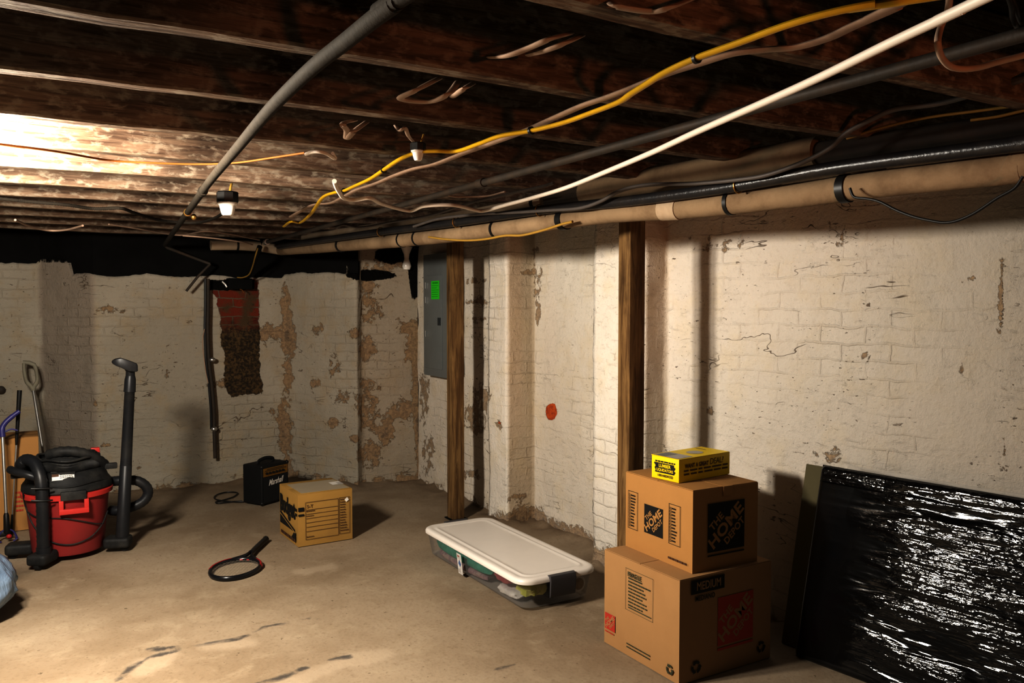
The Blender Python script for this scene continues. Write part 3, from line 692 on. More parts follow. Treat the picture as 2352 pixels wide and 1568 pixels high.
def store_logo(pr, x, y, s, mi, mj, layer=0):
    """square emblem with three stencil lines running up its diagonal"""
    pr.rect(x, y, x + s, y + s, mi, layer); cl = (x, y, x + s, y + s); a = math.radians(42); L = layer + 1
    def at(u, v): c, q = math.cos(a), math.sin(a); return x + s / 2 + u * c * s - v * q * s, y + s / 2 + u * q * s + v * c * s
    pr.text('THE', *at(-.12, .27), s * .42, s * .16, mj, L, a, 0, .03, cl, 1.05)
    pr.text('HOME', *at(.0, .02), s * 1.12, s * .27, mj, L, a, 0, .035, cl, 1.05)
    pr.text('DEPOT', *at(.08, -.235), s * .66, s * .16, mj, L, a, 0, .03, cl, 1.05)
def recycle(pr, x, y, s, mi):
    for k in range(3):
        a = PI / 2 + k * 2 * PI / 3
        for t0, t1 in ((a - .85, a + .45),):
            P = [(x + s * rr * math.cos(t0 + (t1 - t0) * i / 5), y + s * rr * math.sin(t0 + (t1 - t0) * i / 5)) for rr, it in ((1, range(6)), (.55, reversed(range(6)))) for i in it]
            pr.poly(P, mi, 1)
        e = a + .45; pr.poly([(x + s * 1.2 * math.cos(e), y + s * 1.2 * math.sin(e)), (x + s * .8 * math.cos(e + .55), y + s * .8 * math.sin(e + .55)), (x + s * .35 * math.cos(e), y + s * .35 * math.sin(e))], mi, 1)

# large carton on the floor
bx, by, bw, bd, bh = 2.445, 2.675, .51, .49, .416
r = thing('moving_carton', 'large brown moving carton on the floor at the bottom of the stack', 'cardboard box', (bx, by, 0), 0)
carton_body(r, bw, bd, bh, 'cardboard_pale', None)
pr = Print(); D = bd
pr.frame(.155, .20, .335, .38, .0014, 0, 0); pr.text('FRAGILE', .215, .358, .088, .020, 0, 1, bold=.03)
pr.lines(.175, .338, .325, 9, .0145, .0062, 0, 1, .45); pr.rect(.175, .212, .325, .2165, 0, 1)
pr.build('care_print', r, (-bw / 2 - .0045, bd / 2, 0), *NEGX, ['green_black_ink']); pr = Print()
store_logo(pr, .012, .02 + .05, .072, 1, 2, 0); pr.lines(.014, .056, .08, 1, .01, .006, 1, 1, .1)
pr.build('emblem_print', r, (-bw / 2 - .0045, bd / 2, 0), *NEGX, ['green_black_ink', 'red_ink', 'cardboard_pale']); pr = Print()
pr.lines(.165, .052, .33, 2, .014, .0055, 0, 1, .12); pr.build('footer_print', r, (-bw / 2 - .0045, bd / 2, 0), *NEGX, ['green_black_ink']); pr = Print(); recycle(pr, .44, .045, .021, 0)
pr.build('recycling_print', r, (-bw / 2 - .0045, bd / 2, 0), *NEGX, ['green_black_ink', 'red_ink', 'cardboard_pale'])
pr = Print()
pr.rect(.055, .352, .235, .408, 0, 0); pr.text('MEDIUM', .15, .381, .13, .034, 1, 1, bold=.02); pr.text('MEDIANO', .13, .333, .105, .022, 0, 1, bold=.02)
store_logo(pr, .20, .115, .20, 2, 1, 0); pr.rect(.2, .095, .4, .106, 2, 0)
recycle(pr, .085, .055, .026, 0); recycle(pr, .45, .06, .024, 0)
pr.build('front_print', r, (-bw / 2, -bd / 2 - .0045, 0), *NEGY, ['black_ink', 'cardboard_pale', 'red_ink'])

# smaller carton on it
tx, ty, tw, td, th = 2.468, 2.68, .355, .445, .334
r = thing('moving_carton', 'smaller brown moving carton with black logo squares, in the middle of the stack', 'cardboard box', (tx, ty, bh + .0045), math.radians(-1.5))
carton_body(r, tw, td, th, 'cardboard', None)
pr = Print()
def checklist(x0, y0, x1, y1, n):
    pr.frame(x0, y0, x1, y1, .0022, 0, 0); dy = (y1 - y0 - .02) / n
    for k in range(n):
        y = y1 - .018 - k * dy; pr.frame(x0 + .006, y - .006, x0 + .016, y + .004, .0018, 0, 1); pr.rect(x0 + .02, y - .003, x0 + .02 + random.uniform(.018, .032), y + .003, 0, 1)
FS = ((-tw / 2 - .0045, td / 2, 0), *NEGX, ['black_ink', 'cardboard', 'brown_ink'])
checklist(.024, .090, .092, .258, 11); pr.build('checklist_print', r, *FS)
pr = Print(); checklist(.302, .090, .374, .258, 11); pr.build('checklist_print', r, *FS)
pr = Print(); store_logo(pr, .140, .098, .124, 0, 1, 0); pr.build('emblem_print', r, *FS); pr = Print()
pr.lines(.30, .026, .42, 1, .01, .009, 2, 1, .05)
pr.build('side_print', r, (-tw / 2 - .0045, td / 2, 0), *NEGX, ['black_ink', 'cardboard', 'brown_ink'])
pr = Print(); store_logo(pr, .075, .075, .20, 0, 1, 0); pr.rect(.075, .058, .275, .064, 0, 0)
pr.build('front_print', r, (-tw / 2, -td / 2 - .0045, 0), *NEGY, ['black_ink', 'cardboard'])
MB().box(-.02, -td / 2 - .0055, th - .035, .03, -td / 2 - .0045, th + .004).box(-.02, -td / 2 - .005, th + .0036, .03, td / 2, th + .0045).build('tape', 'cardboard', r)

# yellow box on top
simple('yellow_card', (.80, .60, .015), .4, .04, 6, spec=.4)
simple('grey_label', (.46, .43, .40), .5, .15, 14)
yl, yd, yh = .325, .155, .096
r = thing('flooring_box', 'small yellow printed box lying on top of the carton stack', 'box', (2.478, 2.685, bh + th + .0095), math.radians(6))
MB().box(-yl / 2, -yd / 2, 0, yl / 2, yd / 2, yh).build('box_body', 'yellow_card', r, bevel=.0015)
MB().box(-yl / 2 + .002, -yd / 2 + .001, yh + .0003, yl / 2 - .001, yd / 2 + .006, yh + .0022).build('lid_flap', 'yellow_card', r)
pr = Print(); pr.lines(.022, .073, .135, 1, .01, .006, 0, 1, .05)
pr.poly([(.018, .070), (.128, .070), (.128, .062), (.137, .057), (.128, .045), (.137, .040), (.128, .028), (.02, .028), (.024, .038), (.018, .046), (.024, .056), (.014, .066)], 0, 0)
pr.text('LUMBER', .077, .0585, .068, .015, 1, 1, bold=.03); pr.text('LIQUIDATORS', .077, .0395, .094, .015, 1, 1, bold=.03)
pr.text('1-800-HARDWOOD', .08, .017, .086, .011, 0, 1)
pr.build('end_print', r, (-yl / 2 - .0003, yd / 2, 0), *NEGX, ['black_ink', 'yellow_card'])
pr = Print(); pr.text('WANT A GREAT', .11, .066, .15, .019, 0, 1, bold=.035); pr.text('DEAL?', .238, .070, .085, .026, 0, 1, 0, .1, .0)
pr.lines(.03, .043, .31, 1, .01, .007, 0, 1, 0); pr.lines(.03, .028, .31, 1, .01, .007, 0, 1, 0)
pr.build('side_print', r, (-yl / 2, -yd / 2 - .0003, 0), *NEGY, ['brown_ink'])
pr = Print(); pr.rect(.004, .012, .10, .15, 0, 0); pr.rect(.01, .09, .09, .14, 2, 1)
pr.poly([(.185 + .04 * math.cos(a * PI / 12), .078 + .034 * math.sin(a * PI / 12)) for a in range(24)], 0, 0); pr.rect(.27, .09, .276, .15, 1, 0)
pr.build('top_print', r, (-yl / 2, -yd / 2, yh + .0023), (1, 0, 0), (0, 1, 0), ['grey_label', 'brown_ink', 'panel_grey'])

# removal-hire box in the middle of the floor
qx, qy, qw, qd, qh = 1.592, 5.235, .355, .375, .325
r = thing('moving_carton', 'tan moving carton with blocky printed form, standing alone mid floor', 'cardboard box', (qx, qy, 0), math.radians(2))
carton_body(r, qw, qd, qh, 'cardboard_tan', None, .006)
MB().box(-qw / 2 + .03, -qd / 2 + .02, qh + .0036, qw / 2 - .01, qd / 2 - .06, qh + .0045).build('tape', 'parcel_tape', r)
pr = Print(); pr.poly([(.06, .012), (.135, .012), (.135, .11), (.06, .10)], 0, 1); pr.poly([(.10, .02), (.132, .02), (.132, .07), (.10, .07)], 1, 2)
pr.build('top_label', r, (.04, -.06, qh + .0045), (1, 0, 0), (0, 1, 0), ['white_paper', 'grey_label'])
pr = Print()
pr.text('Budget', qd * .50, .205, .31, .145, 0, 1, 0, 0, .05); pr.poly([(.03, .085), (.03, .165), (.33, .10), (.33, .085)], 0, 0)
pr.poly([(.25, .03), (.35, .03), (.35, .085), (.32, .085)], 0, 0); pr.poly([(.03, .15), (.345, .085), (.345, .078), (.03, .143)], 1, 1)
pr.lines(.045, .022, .35, 1, .02, .02, 2, 1, .05)
for y in (.222, .192): pr.rect(.345, y, .372, y + .018, 0, 1)
pr.build('side_print', r, (-qw / 2 - .0065, qd / 2, 0), *NEGX, ['black_ink', 'cardboard_tan', 'brown_ink'])
pr = Print()
for y, h_ in ((.222, .024), (.192, .012)): pr.rect(.0, y, .037, y + h_, 1, 1)
pr.frame(.045, .04, .345 - .065 - .02, .255 + .02, .0025, 0, 0); pr.frame(.265, .045, .335, .278, .0025, 0, 0)
pr.text('S-T', .075, .248, .04, .02, 0, 1, 0, 0, .01)
for k in range(6): pr.rect(.05, .225 - k * .027, .255, .2275 - k * .027, 0, 1)
pr.lines(.05, .215, .12, 1, .02, .006, 0, 1, .2); pr.lines(.05, .185, .10, 1, .02, .005, 0, 1, .2); pr.lines(.05, .055, .11, 1, .02, .005, 0, 1, .2)
pr.lines(.272, .262, .328, 13, .0165, .006, 0, 1, .5)
pr.poly([(.30, .262), (.318, .276), (.330, .258), (.312, .245)], 2, 2)
pr.build('front_print', r, (-qw / 2, -qd / 2 - .0065, 0), *NEGY, ['brown_ink', 'black_ink', 'white_paper'])

# brown carton by the far wall, behind the vacuum
a, b = on_plane(88, 1003, (-1, 6.35), (1, 6.35)), on_plane(-40, 1003, (-1, 6.35), (1, 6.35)); hh = a.z
r = thing('moving_carton', 'tall brown carton behind the vacuum at the left edge', 'cardboard box', ((a.x - .28), 6.35 + .16, 0))
carton_body(r, .56, .30, hh, 'cardboard', None)
pr = Print(); pr.poly([(.15, .30), (.33, .26), (.36, .52), (.20, .56)], 1, 0); pr.lines(.42, .25, .50, 5, .03, .012, 0, 1, .5)
pr.build('front_print', r, (-.28, -.1545, 0), *NEGY, ['red_ink', 'cardboard_pale'])

# ------------------------------------------------------------------ guitar amplifier
simple('amp_vinyl', (.010, .010, .010), .6, .3, 60, bump=.5, bscale=140, spec=.35)
t = NT('amp_cloth'); o = t.obj(); ck = t.n.new('ShaderNodeTexChecker'); t.put(ck.inputs[0], o); ck.inputs['Scale'].default_value = 260
ck.inputs[1].default_value = (.006, .006, .006, 1); ck.inputs[2].default_value = (.016, .015, .015, 1); t.base(ck.outputs[0], .85); M['amp_cloth'] = t.m
simple('gold_plate', (.36, .20, .045), .35, .15, 30, metal=.6)
ax, ay = on_z(602, 1163).x, on_z(602, 1163).y
rz = math.radians(30); aw, ad, ah = .275, .20, .30
r = thing('guitar_amplifier', 'small black guitar amplifier with gold control strip against the back wall', 'amplifier', (ax, ay, 0), rz)
# local origin = front left bottom corner
body = MB().box(0, 0, .008, aw, ad, ah).build('cabinet', 'amp_vinyl', r, bevel=.012, seg=3)
MB().box(.018, -.003, .02, aw - .018, .002, ah * .70).build('grille_cloth', 'amp_cloth', r)
MB().box(.015, -.004, ah * .72, aw - .015, .002, ah * .93).build('control_panel', 'gold_plate', r)
pr = Print()
for k in range(6): pr.poly([(.045 + .033 * k + .010 * math.cos(i * PI / 6), ah * .80 + .010 * math.sin(i * PI / 6)) for i in range(12)], 0, 1)
pr.rect(.03, ah * .855, aw - .03, ah * .87, 0, 1); pr.rect(.05, ah * .89, aw * .8, ah * .905, 0, 1)
pr.build('control_print', r, (0, -.0042, 0), *NEGY, ['black_ink'])
for k in range(6): MB().lathe([(.009, 0), (.008, .012), (.002, .013)], 12, Matrix.Translation((.045 + .033 * k, -.005, ah * .80)) @ Matrix.Rotation(PI / 2, 4, 'X')).build('knob', 'black_tape', r)
pr = Print(); pr.text('Marshall', .14, ah * .57, .14, .045, 0, 1, math.radians(4), .35, .02); pr.build('logo_script', r, (0, -.004, 0), *NEGY, ['white_paper'])
MB().tube(curve([(.06, ad / 2, ah), (.07, ad / 2, ah + .022), (aw / 2, ad / 2, ah + .034), (aw - .07, ad / 2, ah + .022), (aw - .06, ad / 2, ah)], 6), .01, 10, flat=(.014, .006), upv=(0, 1, 0)).build('carry_handle', 'amp_vinyl', r)
for x in (.01, aw - .01):
    for z in (.018, ah - .01): MB().ball((x, .01, z), .016, .016, .016, 10).build('corner_guard', 'black_tape', r)
for x in (.03, aw - .03):
    for y in (.03, ad - .03): MB().lathe([(.014, 0), (.012, .01)], 12, Matrix.Translation((x, y, 0))).build('rubber_foot', 'black_tape', r)
cd = [on_z(x, y, .008) for x, y in ((560, 1152), (540, 1152), (515, 1150), (498, 1147), (492, 1142), (500, 1135), (520, 1130), (545, 1131), (537, 1140), (520, 1146), (505, 1150), (496, 1152), (500, 1155), (530, 1152), (556, 1150))]
inv = Matrix.Translation((ax, ay, 0)) @ Matrix.Rotation(rz, 4, 'Z'); inv.invert()
MB().tube(curve([inv @ p for p in cd], 6), .005, 8).build('power_cord', 'black_tape', r)

# ------------------------------------------------------------------ tennis racket
simple('racket_black', (.012, .012, .014), .3, .2, 20, spec=.5)
simple('racket_red', (.38, .015, .02), .25, .1, 20, spec=.6)
simple('racket_string', (.40, .36, .30), .5, .1, 20)
hc, he = on_z(541, 1302, .02), on_z(610, 1238, .02); ang = math.atan2(he.y - hc.y, he.x - hc.x)
r = thing('tennis_racket', 'black and red tennis racket lying on the concrete floor', 'tennis racket', (hc.x, hc.y, 0), ang)
A_, B_ = .172, .130; ZR = .014; L = (he - hc).length
loop = [(-A_ * math.cos(2 * PI * i / 64) * (1 + .04 * math.cos(2 * PI * i / 64)), B_ * math.sin(2 * PI * i / 64), ZR) for i in range(64)]
MB().tube(loop, .011, 10, flat=(.0105, .013), closed=True).build('head_frame', 'racket_black', r)
seg = [(-A_ * math.cos(2 * PI * i / 64), (B_ + .0012) * math.sin(2 * PI * i / 64), ZR) for i in range(14, 27)]
MB().tube([(x * 1.0, y * 1.005, z) for x, y, z in seg], .012, 10, flat=(.0112, .0138)).build('red_decal', 'racket_red', r)
MB().tube([(x, -y * 1.005, z) for x, y, z in seg[4:]], .012, 10, flat=(.0112, .0138)).build('red_decal', 'racket_red', r)
for s in (1, -1): MB().tube(curve([(.135, s * .085, ZR), (.19, s * .045, ZR), (.235, s * .016, ZR + .002), (.30, s * .010, ZR + .004)], 5), .010, 10, flat=(.009, .012)).build('throat_arm', 'racket_black', r)
MB().tube([(.15, -.072, ZR), (.165, 0, ZR), (.15, .072, ZR)], .009, 8).build('throat_bridge', 'racket_red', r)
MB().tube([(.28, 0, ZR + .004), (.32, 0, ZR + .005), (.34, 0, ZR + .005), (L - .01, 0, ZR + .006), (L + .005, 0, ZR + .006)], [.014, .0165, .0175, .018, .021], 8).build('grip', 'racket_black', r)
mb = MB()
for k in range(-6, 7):
    y = k * .0185; x = A_ * math.sqrt(max(0, 1 - (y / B_) ** 2)); mb.tube([(-x, y, ZR), (x, y, ZR)], .0005, 4)
for k in range(-7, 8):
    x = k * .0205; y = B_ * math.sqrt(max(0, 1 - (x / A_) ** 2)); mb.tube([(x, -y, ZR), (x, y, ZR)], .0005, 4)
mb.build('string_bed', 'racket_string', r)
# ------------------------------------------------------------------ underbed storage bin
def rrect(x0, y0, x1, y1, r, n=6):
    P = []
    for cx, cy, a in ((x1 - r, y0 + r, -PI / 2), (x1 - r, y1 - r, 0), (x0 + r, y1 - r, PI / 2), (x0 + r, y0 + r, PI)):
        P += [(cx + r * math.cos(a + PI / 2 * i / n), cy + r * math.sin(a + PI / 2 * i / n)) for i in range(n + 1)]
    return P
simple('bin_lid', (.74, .70, .66), .38, .04, 6, spec=.45)
t = NT('clear_plastic'); g = t.n.new('ShaderNodeBsdfTransparent'); g.inputs[0].default_value = (.88, .87, .86, 1)
mx = t.n.new('ShaderNodeMixShader'); fr = t.n.new('ShaderNodeLayerWeight'); fr.inputs[0].default_value = .3
t.base((.62, .60, .58), .22, 0, .5); t.l.new(t.math('MULTIPLY_ADD', fr.outputs['Fresnel'], .35, .10, clamp=True), mx.inputs[0])
t.l.new(g.outputs[0], mx.inputs[1]); t.l.new(t.p.outputs[0], mx.inputs[2]); t.l.new(mx.outputs[0], t.out.inputs[0]); M['clear_plastic'] = t.m
simple('latch_grey', (.085, .08, .085), .4, .1, 10, spec=.4)
simple('label_print', (.62, .60, .58), .5, .35, 40)
simple('blue_ink', (.10, .16, .32), .6)
def cloth(key, ca, cb, sc=18):
    t = NT(key); o = t.obj(); f = t.noise(o, sc, 4, .6, .5); t.base(t.mix(t.step(f, .4, .6), ca, cb), .9, 0, .1); t.bump(f, .6, .01); M[key] = t.m
cloth('teal_cloth', (.035, .27, .20), (.05, .34, .26)); cloth('plum_cloth', (.30, .19, .22), (.42, .32, .30)); cloth('lime_cloth', (.45, .47, .10), (.62, .60, .25))
cloth('white_cloth', (.68, .67, .66), (.78, .77, .75)); cloth('charcoal_cloth', (.03, .03, .035), (.07, .07, .075)); cloth('tan_cloth', (.32, .24, .15), (.40, .31, .2)); cloth('red_cloth', (.35, .06, .08), (.45, .12, .12))
BX0, BX1, BY0, BY1, BZ = 2.03, 2.50, 3.37, 4.55, .165
bc = ((BX0 + BX1) / 2, (BY0 + BY1) / 2); bwx, bwy = (BX1 - BX0) / 2, (BY1 - BY0) / 2
r = thing('storage_bin', 'long clear plastic underbed bin with a white lid by the wall', 'storage bin', (*bc, 0))
mb = MB(); outer = []
for z, ins, rad in ((.004, .045, .05), (.0, .06, .05), (.012, .036, .06), (.06, .026, .07), (.135, .014, .075), (.146, .006, .08)):
    outer.append([(x, y, z) for x, y in rrect(-bwx + ins, -bwy + ins, bwx - ins, bwy - ins, rad)])
outer = [outer[1], outer[2], outer[3], outer[4], outer[5]]
mb._skin([[mb.bm.verts.new(p) for p in q] for q in outer], 0, False)
mb.bm.faces.new([mb.bm.verts.new((x, y, .0005)) for x, y, z in reversed(outer[0])])
mb.build('tub', 'clear_plastic', r)
mb = MB(); prof = [(0, .138), (-.001, .150), (.003, .160), (.012, .1655), (.030, .1655), (.040, .1625), (.052, .1625), (.058, .1665), (.064, .1665), (.070, .1635), (.09, .1635)]
rings = [[(x, y, z) for x, y in rrect(-bwx + i_, -bwy + i_, bwx - i_, bwy - i_, max(.02, .085 - i_ * .6))] for i_, z in prof]
def notch(p):                                       # the lid edge dips at the two ends where the latches sit
    x, y, z = p
    if abs(abs(y) - bwy) < .05 and abs(x) < .085 and y > 0: return (x, y - .035 * max(0, 1 - (abs(y) - bwy) ** 2 * 0), z)
    return p
rings = [[notch(p) for p in q] for q in rings]
mb.loft(rings, caps=False); mb.bm.faces.new([mb.bm.verts.new(p) for p in rings[-1]])
mb.bm.verts.ensure_lookup_table(); bmesh.ops.remove_doubles(mb.bm, verts=mb.bm.verts[:], dist=1e-5)
lid = mb.build('lid', 'bin_lid', r, sharp=1.0)
for s in (-1, 1):
    mb = MB(); pts = [(-.012, .168), (.0, .172), (.016, .168), (.022, .145), (.016, .075), (.012, .060), (.006, .060), (.008, .15), (-.012, .162)]
    mb.loft([[(x, s * (bwy - .004 + a), z) for a, z in pts] for x in (-.075, -.070, .070, .075)]); mb.build('latch', 'latch_grey', r, bevel=.002)
pr = Print(); pr.rect(0, 0, .055, .118, 0, 0); pr.poly([(.012, .06), (.028, .085), (.045, .06), (.03, .042)], 1, 1); pr.rect(.006, .008, .03, .03, 2, 1); pr.lines(.006, .105, .05, 3, .008, .004, 2, 1, .3); pr.rect(.01, .098, .03, .106, 3, 1)
lp = on_plane(1058, 1290, (BX0 + .02, 5), (BX0 + .02, 3))
pr.build('maker_label', r, (-bwx + .0085, lp.y - bc[1], .015), (0, -1, 0), (-.12, 0, .99), ['label_print', 'blue_ink', 'grey_label', 'red_ink'])
# what shows through the tub
def heap(name, lab, cat, mat, c, s, seed, amp=.18):
    mb = MB(); R = []; n, m = 22, 12
    for j in range(m + 1):
        a = -PI / 2 + PI * j / m; rr = []
        for i in range(n):
            b = 2 * PI * i / n; ca = max(.02, math.cos(a)); d = V3((ca * math.cos(b), ca * math.sin(b), math.sin(a)))
            d = V3([math.copysign(abs(k) ** .55, k) for k in d]); k = 1 + amp * noise.noise(d * 2.2 + V3((seed, seed * 2, 0)))
            rr.append((c[0] + d.x * s[0] * k, c[1] + d.y * s[1] * k, max(.010, c[2] + d.z * s[2] * k)))
        R.append(rr)
    mb.loft(R); o = mb.build(name, mat); tag(o, lab, cat, 'things packed in the clear bin'); return o
heap('folded_fabric', 'folded teal fabric along the side inside the clear bin', 'cloth', 'teal_cloth', (2.115, 4.12, .088), (.046, .34, .036), 1, .08)
heap('folded_fabric', 'plum grey fabric under the teal one inside the clear bin', 'cloth', 'plum_cloth', (2.125, 4.15, .030), (.048, .30, .018), 2, .10)
heap('folded_fabric', 'reddish bundle between the teal and yellow-green things in the bin', 'cloth', 'red_cloth', (2.115, 3.66, .10), (.044, .07, .028), 3)
heap('crumpled_wrapping', 'crumpled yellow-green wrapping in the near corner of the clear bin', 'wrapping', 'lime_cloth', (2.15, 3.475, .095), (.062, .065, .038), 4, .3)
heap('folded_fabric', 'white padded bundle at the bottom near corner of the bin', 'cloth', 'white_cloth', (2.125, 3.62, .032), (.045, .10, .018), 5)
heap('folded_fabric', 'charcoal bundle behind the dark latch inside the bin', 'cloth', 'charcoal_cloth', (2.275, 3.52, .075), (.050, .085, .055), 6)
heap('folded_fabric', 'tan bundle filling the far end of the bin', 'cloth', 'tan_cloth', (2.38, 4.15, .07), (.07, .32, .055), 7)
mb = MB().lathe([(.0405, 0), (.044, .004), (.044, .10), (.0405, .104)], 28, Matrix.Translation((2.405, 3.425, .076)) @ Matrix.Rotation(-PI / 2, 4, 'X'))
mb.lathe([(.03, -.002), (.028, .0)], 24, Matrix.Translation((2.405, 3.425, .076)) @ Matrix.Rotation(-PI / 2, 4, 'X'), 1)
tag(mb.build('paper_roll', ['white_cloth', 'tan_cloth']), 'pale roll seen end-on through the near end of the bin', 'roll', 'things packed in the clear bin')
# ------------------------------------------------------------------ wet-dry vacuum
simple('vac_red', (.30, .042, .040), .5, .12, 5, bump=.12, bscale=30, spec=.35, dirt=(.20, .045, .04), dirtamt=.5)
simple('vac_red_bright', (.50, .055, .045), .4, .08, 8, spec=.4)
simple('vac_black', (.022, .022, .022), .6, .3, 9, bump=.25, bscale=40, spec=.3, dirt=(.085, .08, .072), dirtamt=.6)
simple('vac_tube', (.020, .021, .024), .42, .2, 12, spec=.4, dirt=(.06, .056, .05), dirtamt=.35)
VX, VY = .19, 5.62
r = thing('wet_dry_vacuum', 'red and black wet-dry vacuum with an upright wand and coiled hose', 'vacuum cleaner', (VX, VY, 0))
MB().lathe([(.17, .03), (.188, .034), (.195, .05), (.224, .36), (.23, .385)], 56).build('drum', 'vac_red', r)
MB().lathe([(.226, .368), (.246, .372), (.248, .396), (.238, .402), (.2, .403)], 56).build('drum_rim', 'vac_red_bright', r)
MB().lathe([(.236, .404), (.243, .412), (.240, .440), (.232, .452), (.222, .465), (.213, .49), (.195, .515), (.150, .535), (.07, .545), (.01, .546)], 56).build('lid', 'vac_black', r)
MB().lathe([(.13, .53), (.128, .575), (.11, .60), (.06, .615), (.01, .617)], 40).build('motor_housing', 'vac_black', r)
def coil(R, z, a0, a1, rad, tilt=0, wob=.012, n=40, cx=0, cy=0):
    return [(cx + (R + wob * math.sin(3 * a)) * math.cos(a), cy + (R + wob * math.sin(3 * a)) * math.sin(a), z + tilt * math.sin(a) + .006 * math.sin(5 * a)) for a in [a0 + (a1 - a0) * i / n for i in range(n + 1)]]
def ribbed(pts, rad, rib=.0022, per=5):
    c = curve(pts, per); return MB().tube(c, [rad + (rib if i % 2 else -rib) for i in range(len(c))], 16)
# power cord wound in bundles round the head
mb = MB()
for k in range(7): mb.tube(coil(.15 + .012 * (k % 3), .56 + .011 * (k // 2), k * .9, k * .9 + 2 * PI, .007, .012 * (-1) ** k), .0075, 8)
mb.build('wound_cord', 'vac_black', r)
ribbed(coil(.165, .545, -2.7, -.15, .028, .0, .004, 30), .027).build('hose_wrap', 'vac_black', r)
ribbed([(-.10, -.05, .615), (-.03, -.09, .635), (.06, -.10, .625), (.15, -.07, .575), (.205, -.02, .52)], .030, .0018).build('hose_wrap', 'vac_black', r)
MB().box(.20, -.06, .50, .27, -.03, .535).build('cord_hook', 'vac_black', r, bevel=.006)
MB().box(-.29, -.10, .50, -.2, -.07, .535).build('cord_hook', 'vac_black', r, bevel=.006)
MB().box(.135, .08, .575, .185, .12, .615).build('red_switch', 'vac_red_bright', r, bevel=.005)
# front latch: red pull under a black clasp
mb = MB(); mb.box(-.055, -.262, .30, -.030, -.22, .375).box(.075, -.262, .30, .10, -.22, .375).box(-.055, -.268, .295, .10, -.232, .325)
mb.build('latch_pull', 'vac_red_bright', r, bevel=.004)
MB().box(-.045, -.258, .372, .088, -.21, .425).build('latch_clasp', 'vac_black', r, bevel=.008)
pr = Print(); pr.rect(0, 0, .115, .044, 0, 0); pr.rect(.0, .022, .035, .044, 1, 1); pr.lines(.04, .03, .11, 3, .009, .003, 2, 1, .4)
pr.build('warning_label', r, (-.085, -.212, .488), (1, .03, 0), (0, .35, .94), ['label_print', 'brown_ink', 'black_ink'])
MB().poly([(-.09, -.205, .48), (.035, -.205, .48), (.035, -.18, .535), (-.09, -.18, .535)]).box(-.09, -.2, .47, .035, -.12, .53).build('label_backing', 'vac_black', r, bevel=0)
# casters
for (x, y), a in (((-.150, -.245), -2.12), ((.275, -.10), -.35), ((-.265, .05), 2.9), ((.12, .24), 1.1)):
    f = MB().box(-.09, -.055, .026, .06, .055, .09); o = f.build('caster_foot', 'vac_black', r, bevel=.024, seg=4); o.location = (x, y, 0); o.rotation_euler = (0, 0, a)
    w = MB().lathe([(.008, -.016), (.026, -.015), (.028, -.012), (.028, .012), (.026, .015), (.008, .016)], 20, Matrix.Translation((.025, 0, .028)) @ Matrix.Rotation(PI / 2, 4, 'X')).build('caster_wheel', 'vac_black', o)
# upright wand clipped on at the right
base = (.285, -.10, .07); topw = (.350, -.09, 1.07)
lp = lambda k: tuple(base[i] + (topw[i] - base[i]) * k for i in range(3))
MB().tube([lp(0), lp(.05), lp(.45), lp(.455)], [.039, .038, .034, .030], 20).build('wand_lower', 'vac_tube', r)
MB().tube([lp(.44), lp(.5), lp(.90), lp(.905)], [.0335, .032, .029, .033], 20).build('wand_upper', 'vac_tube', r)
MB().tube([lp(.90), lp(.975), lp(1.0)], [.034, .032, .026], 20).build('wand_collar', 'vac_tube', r)
MB().tube(curve([lp(.965), lp(1.01), (.30, -.10, 1.115), (.27, -.11, 1.13)], 5), [.026] * 20, 14).build('nozzle_neck', 'vac_tube', r) if False else None
MB().tube([lp(.98), (.350, -.09, 1.10), (.335, -.10, 1.125)], [.027, .026, .024], 16).build('nozzle_neck', 'vac_tube', r)
n = MB(); rr = []
for x, w_, z0, z1 in ((.212, .03, 1.150, 1.165), (.232, .06, 1.135, 1.176), (.262, .075, 1.122, 1.180), (.30, .08, 1.100, 1.166), (.345, .08, 1.094, 1.146), (.352, .07, 1.100, 1.138)):
    x += .034; rr.append([(x, -.12 - w_ / 2, z0), (x, -.12 + w_ / 2, z0), (x, -.12 + w_ / 2, z1), (x, -.12 - w_ / 2, z1)])
n.loft(rr).build('floor_nozzle', 'vac_tube', r, bevel=.008)
# hose: tall ribbed run at the left front, and the loop at the right
ribbed([(-.135, -.245, .09), (-.137, -.25, .20), (-.135, -.255, .32), (-.137, -.25, .44), (-.145, -.23, .53), (-.17, -.18, .595), (-.21, -.13, .61), (-.235, -.10, .58), (-.225, -.04, .535), (-.18, .02, .52)], .033, .0012, 8).build('hose_column', 'vac_tube', r)
MB().tube([(-.135, -.245, .075), (-.135, -.245, .12)], .039, 18).build('hose_cuff', 'vac_tube', r)
MB().tube(curve([(-.13, -.22, .50), (-.2, -.215, .535), (-.27, -.16, .555), (-.29, -.12, .56)], 6), .022, 14).build('crevice_tool', 'vac_tube', r)
ribbed([(.24, .06, .40), (.29, .03, .405), (.38, .01, .40), (.435, .0, .36), (.445, .0, .31), (.415, .0, .265), (.35, .01, .235), (.27, .03, .22), (.235, .06, .22)], .030, .001, 6).build('hose_loop', 'vac_tube', r)
for zz, dz in ((.30, -.10), (.22, -.09)):
    pass
def drumR(z): return .2 + (z - .05) * .092 + .006
def onw(a, z): R = drumR(z); return (R * math.sin(a), -R * math.cos(a), z)
MB().tube(curve([(-.23, -.13, .42), onw(-1.25, .33), onw(-.95, .22), onw(-.5, .135), onw(0, .105), onw(.5, .125), onw(.9, .18), onw(1.2, .25)], 6), .0042, 8).build('loose_cord', 'vac_black', r)
MB().tube(curve([onw(-1.2, .30), onw(-.75, .275), onw(-.1, .265), onw(.3, .235), onw(.7, .20), onw(1.0, .185)], 6), .0036, 8).build('loose_cord', 'vac_black', r)
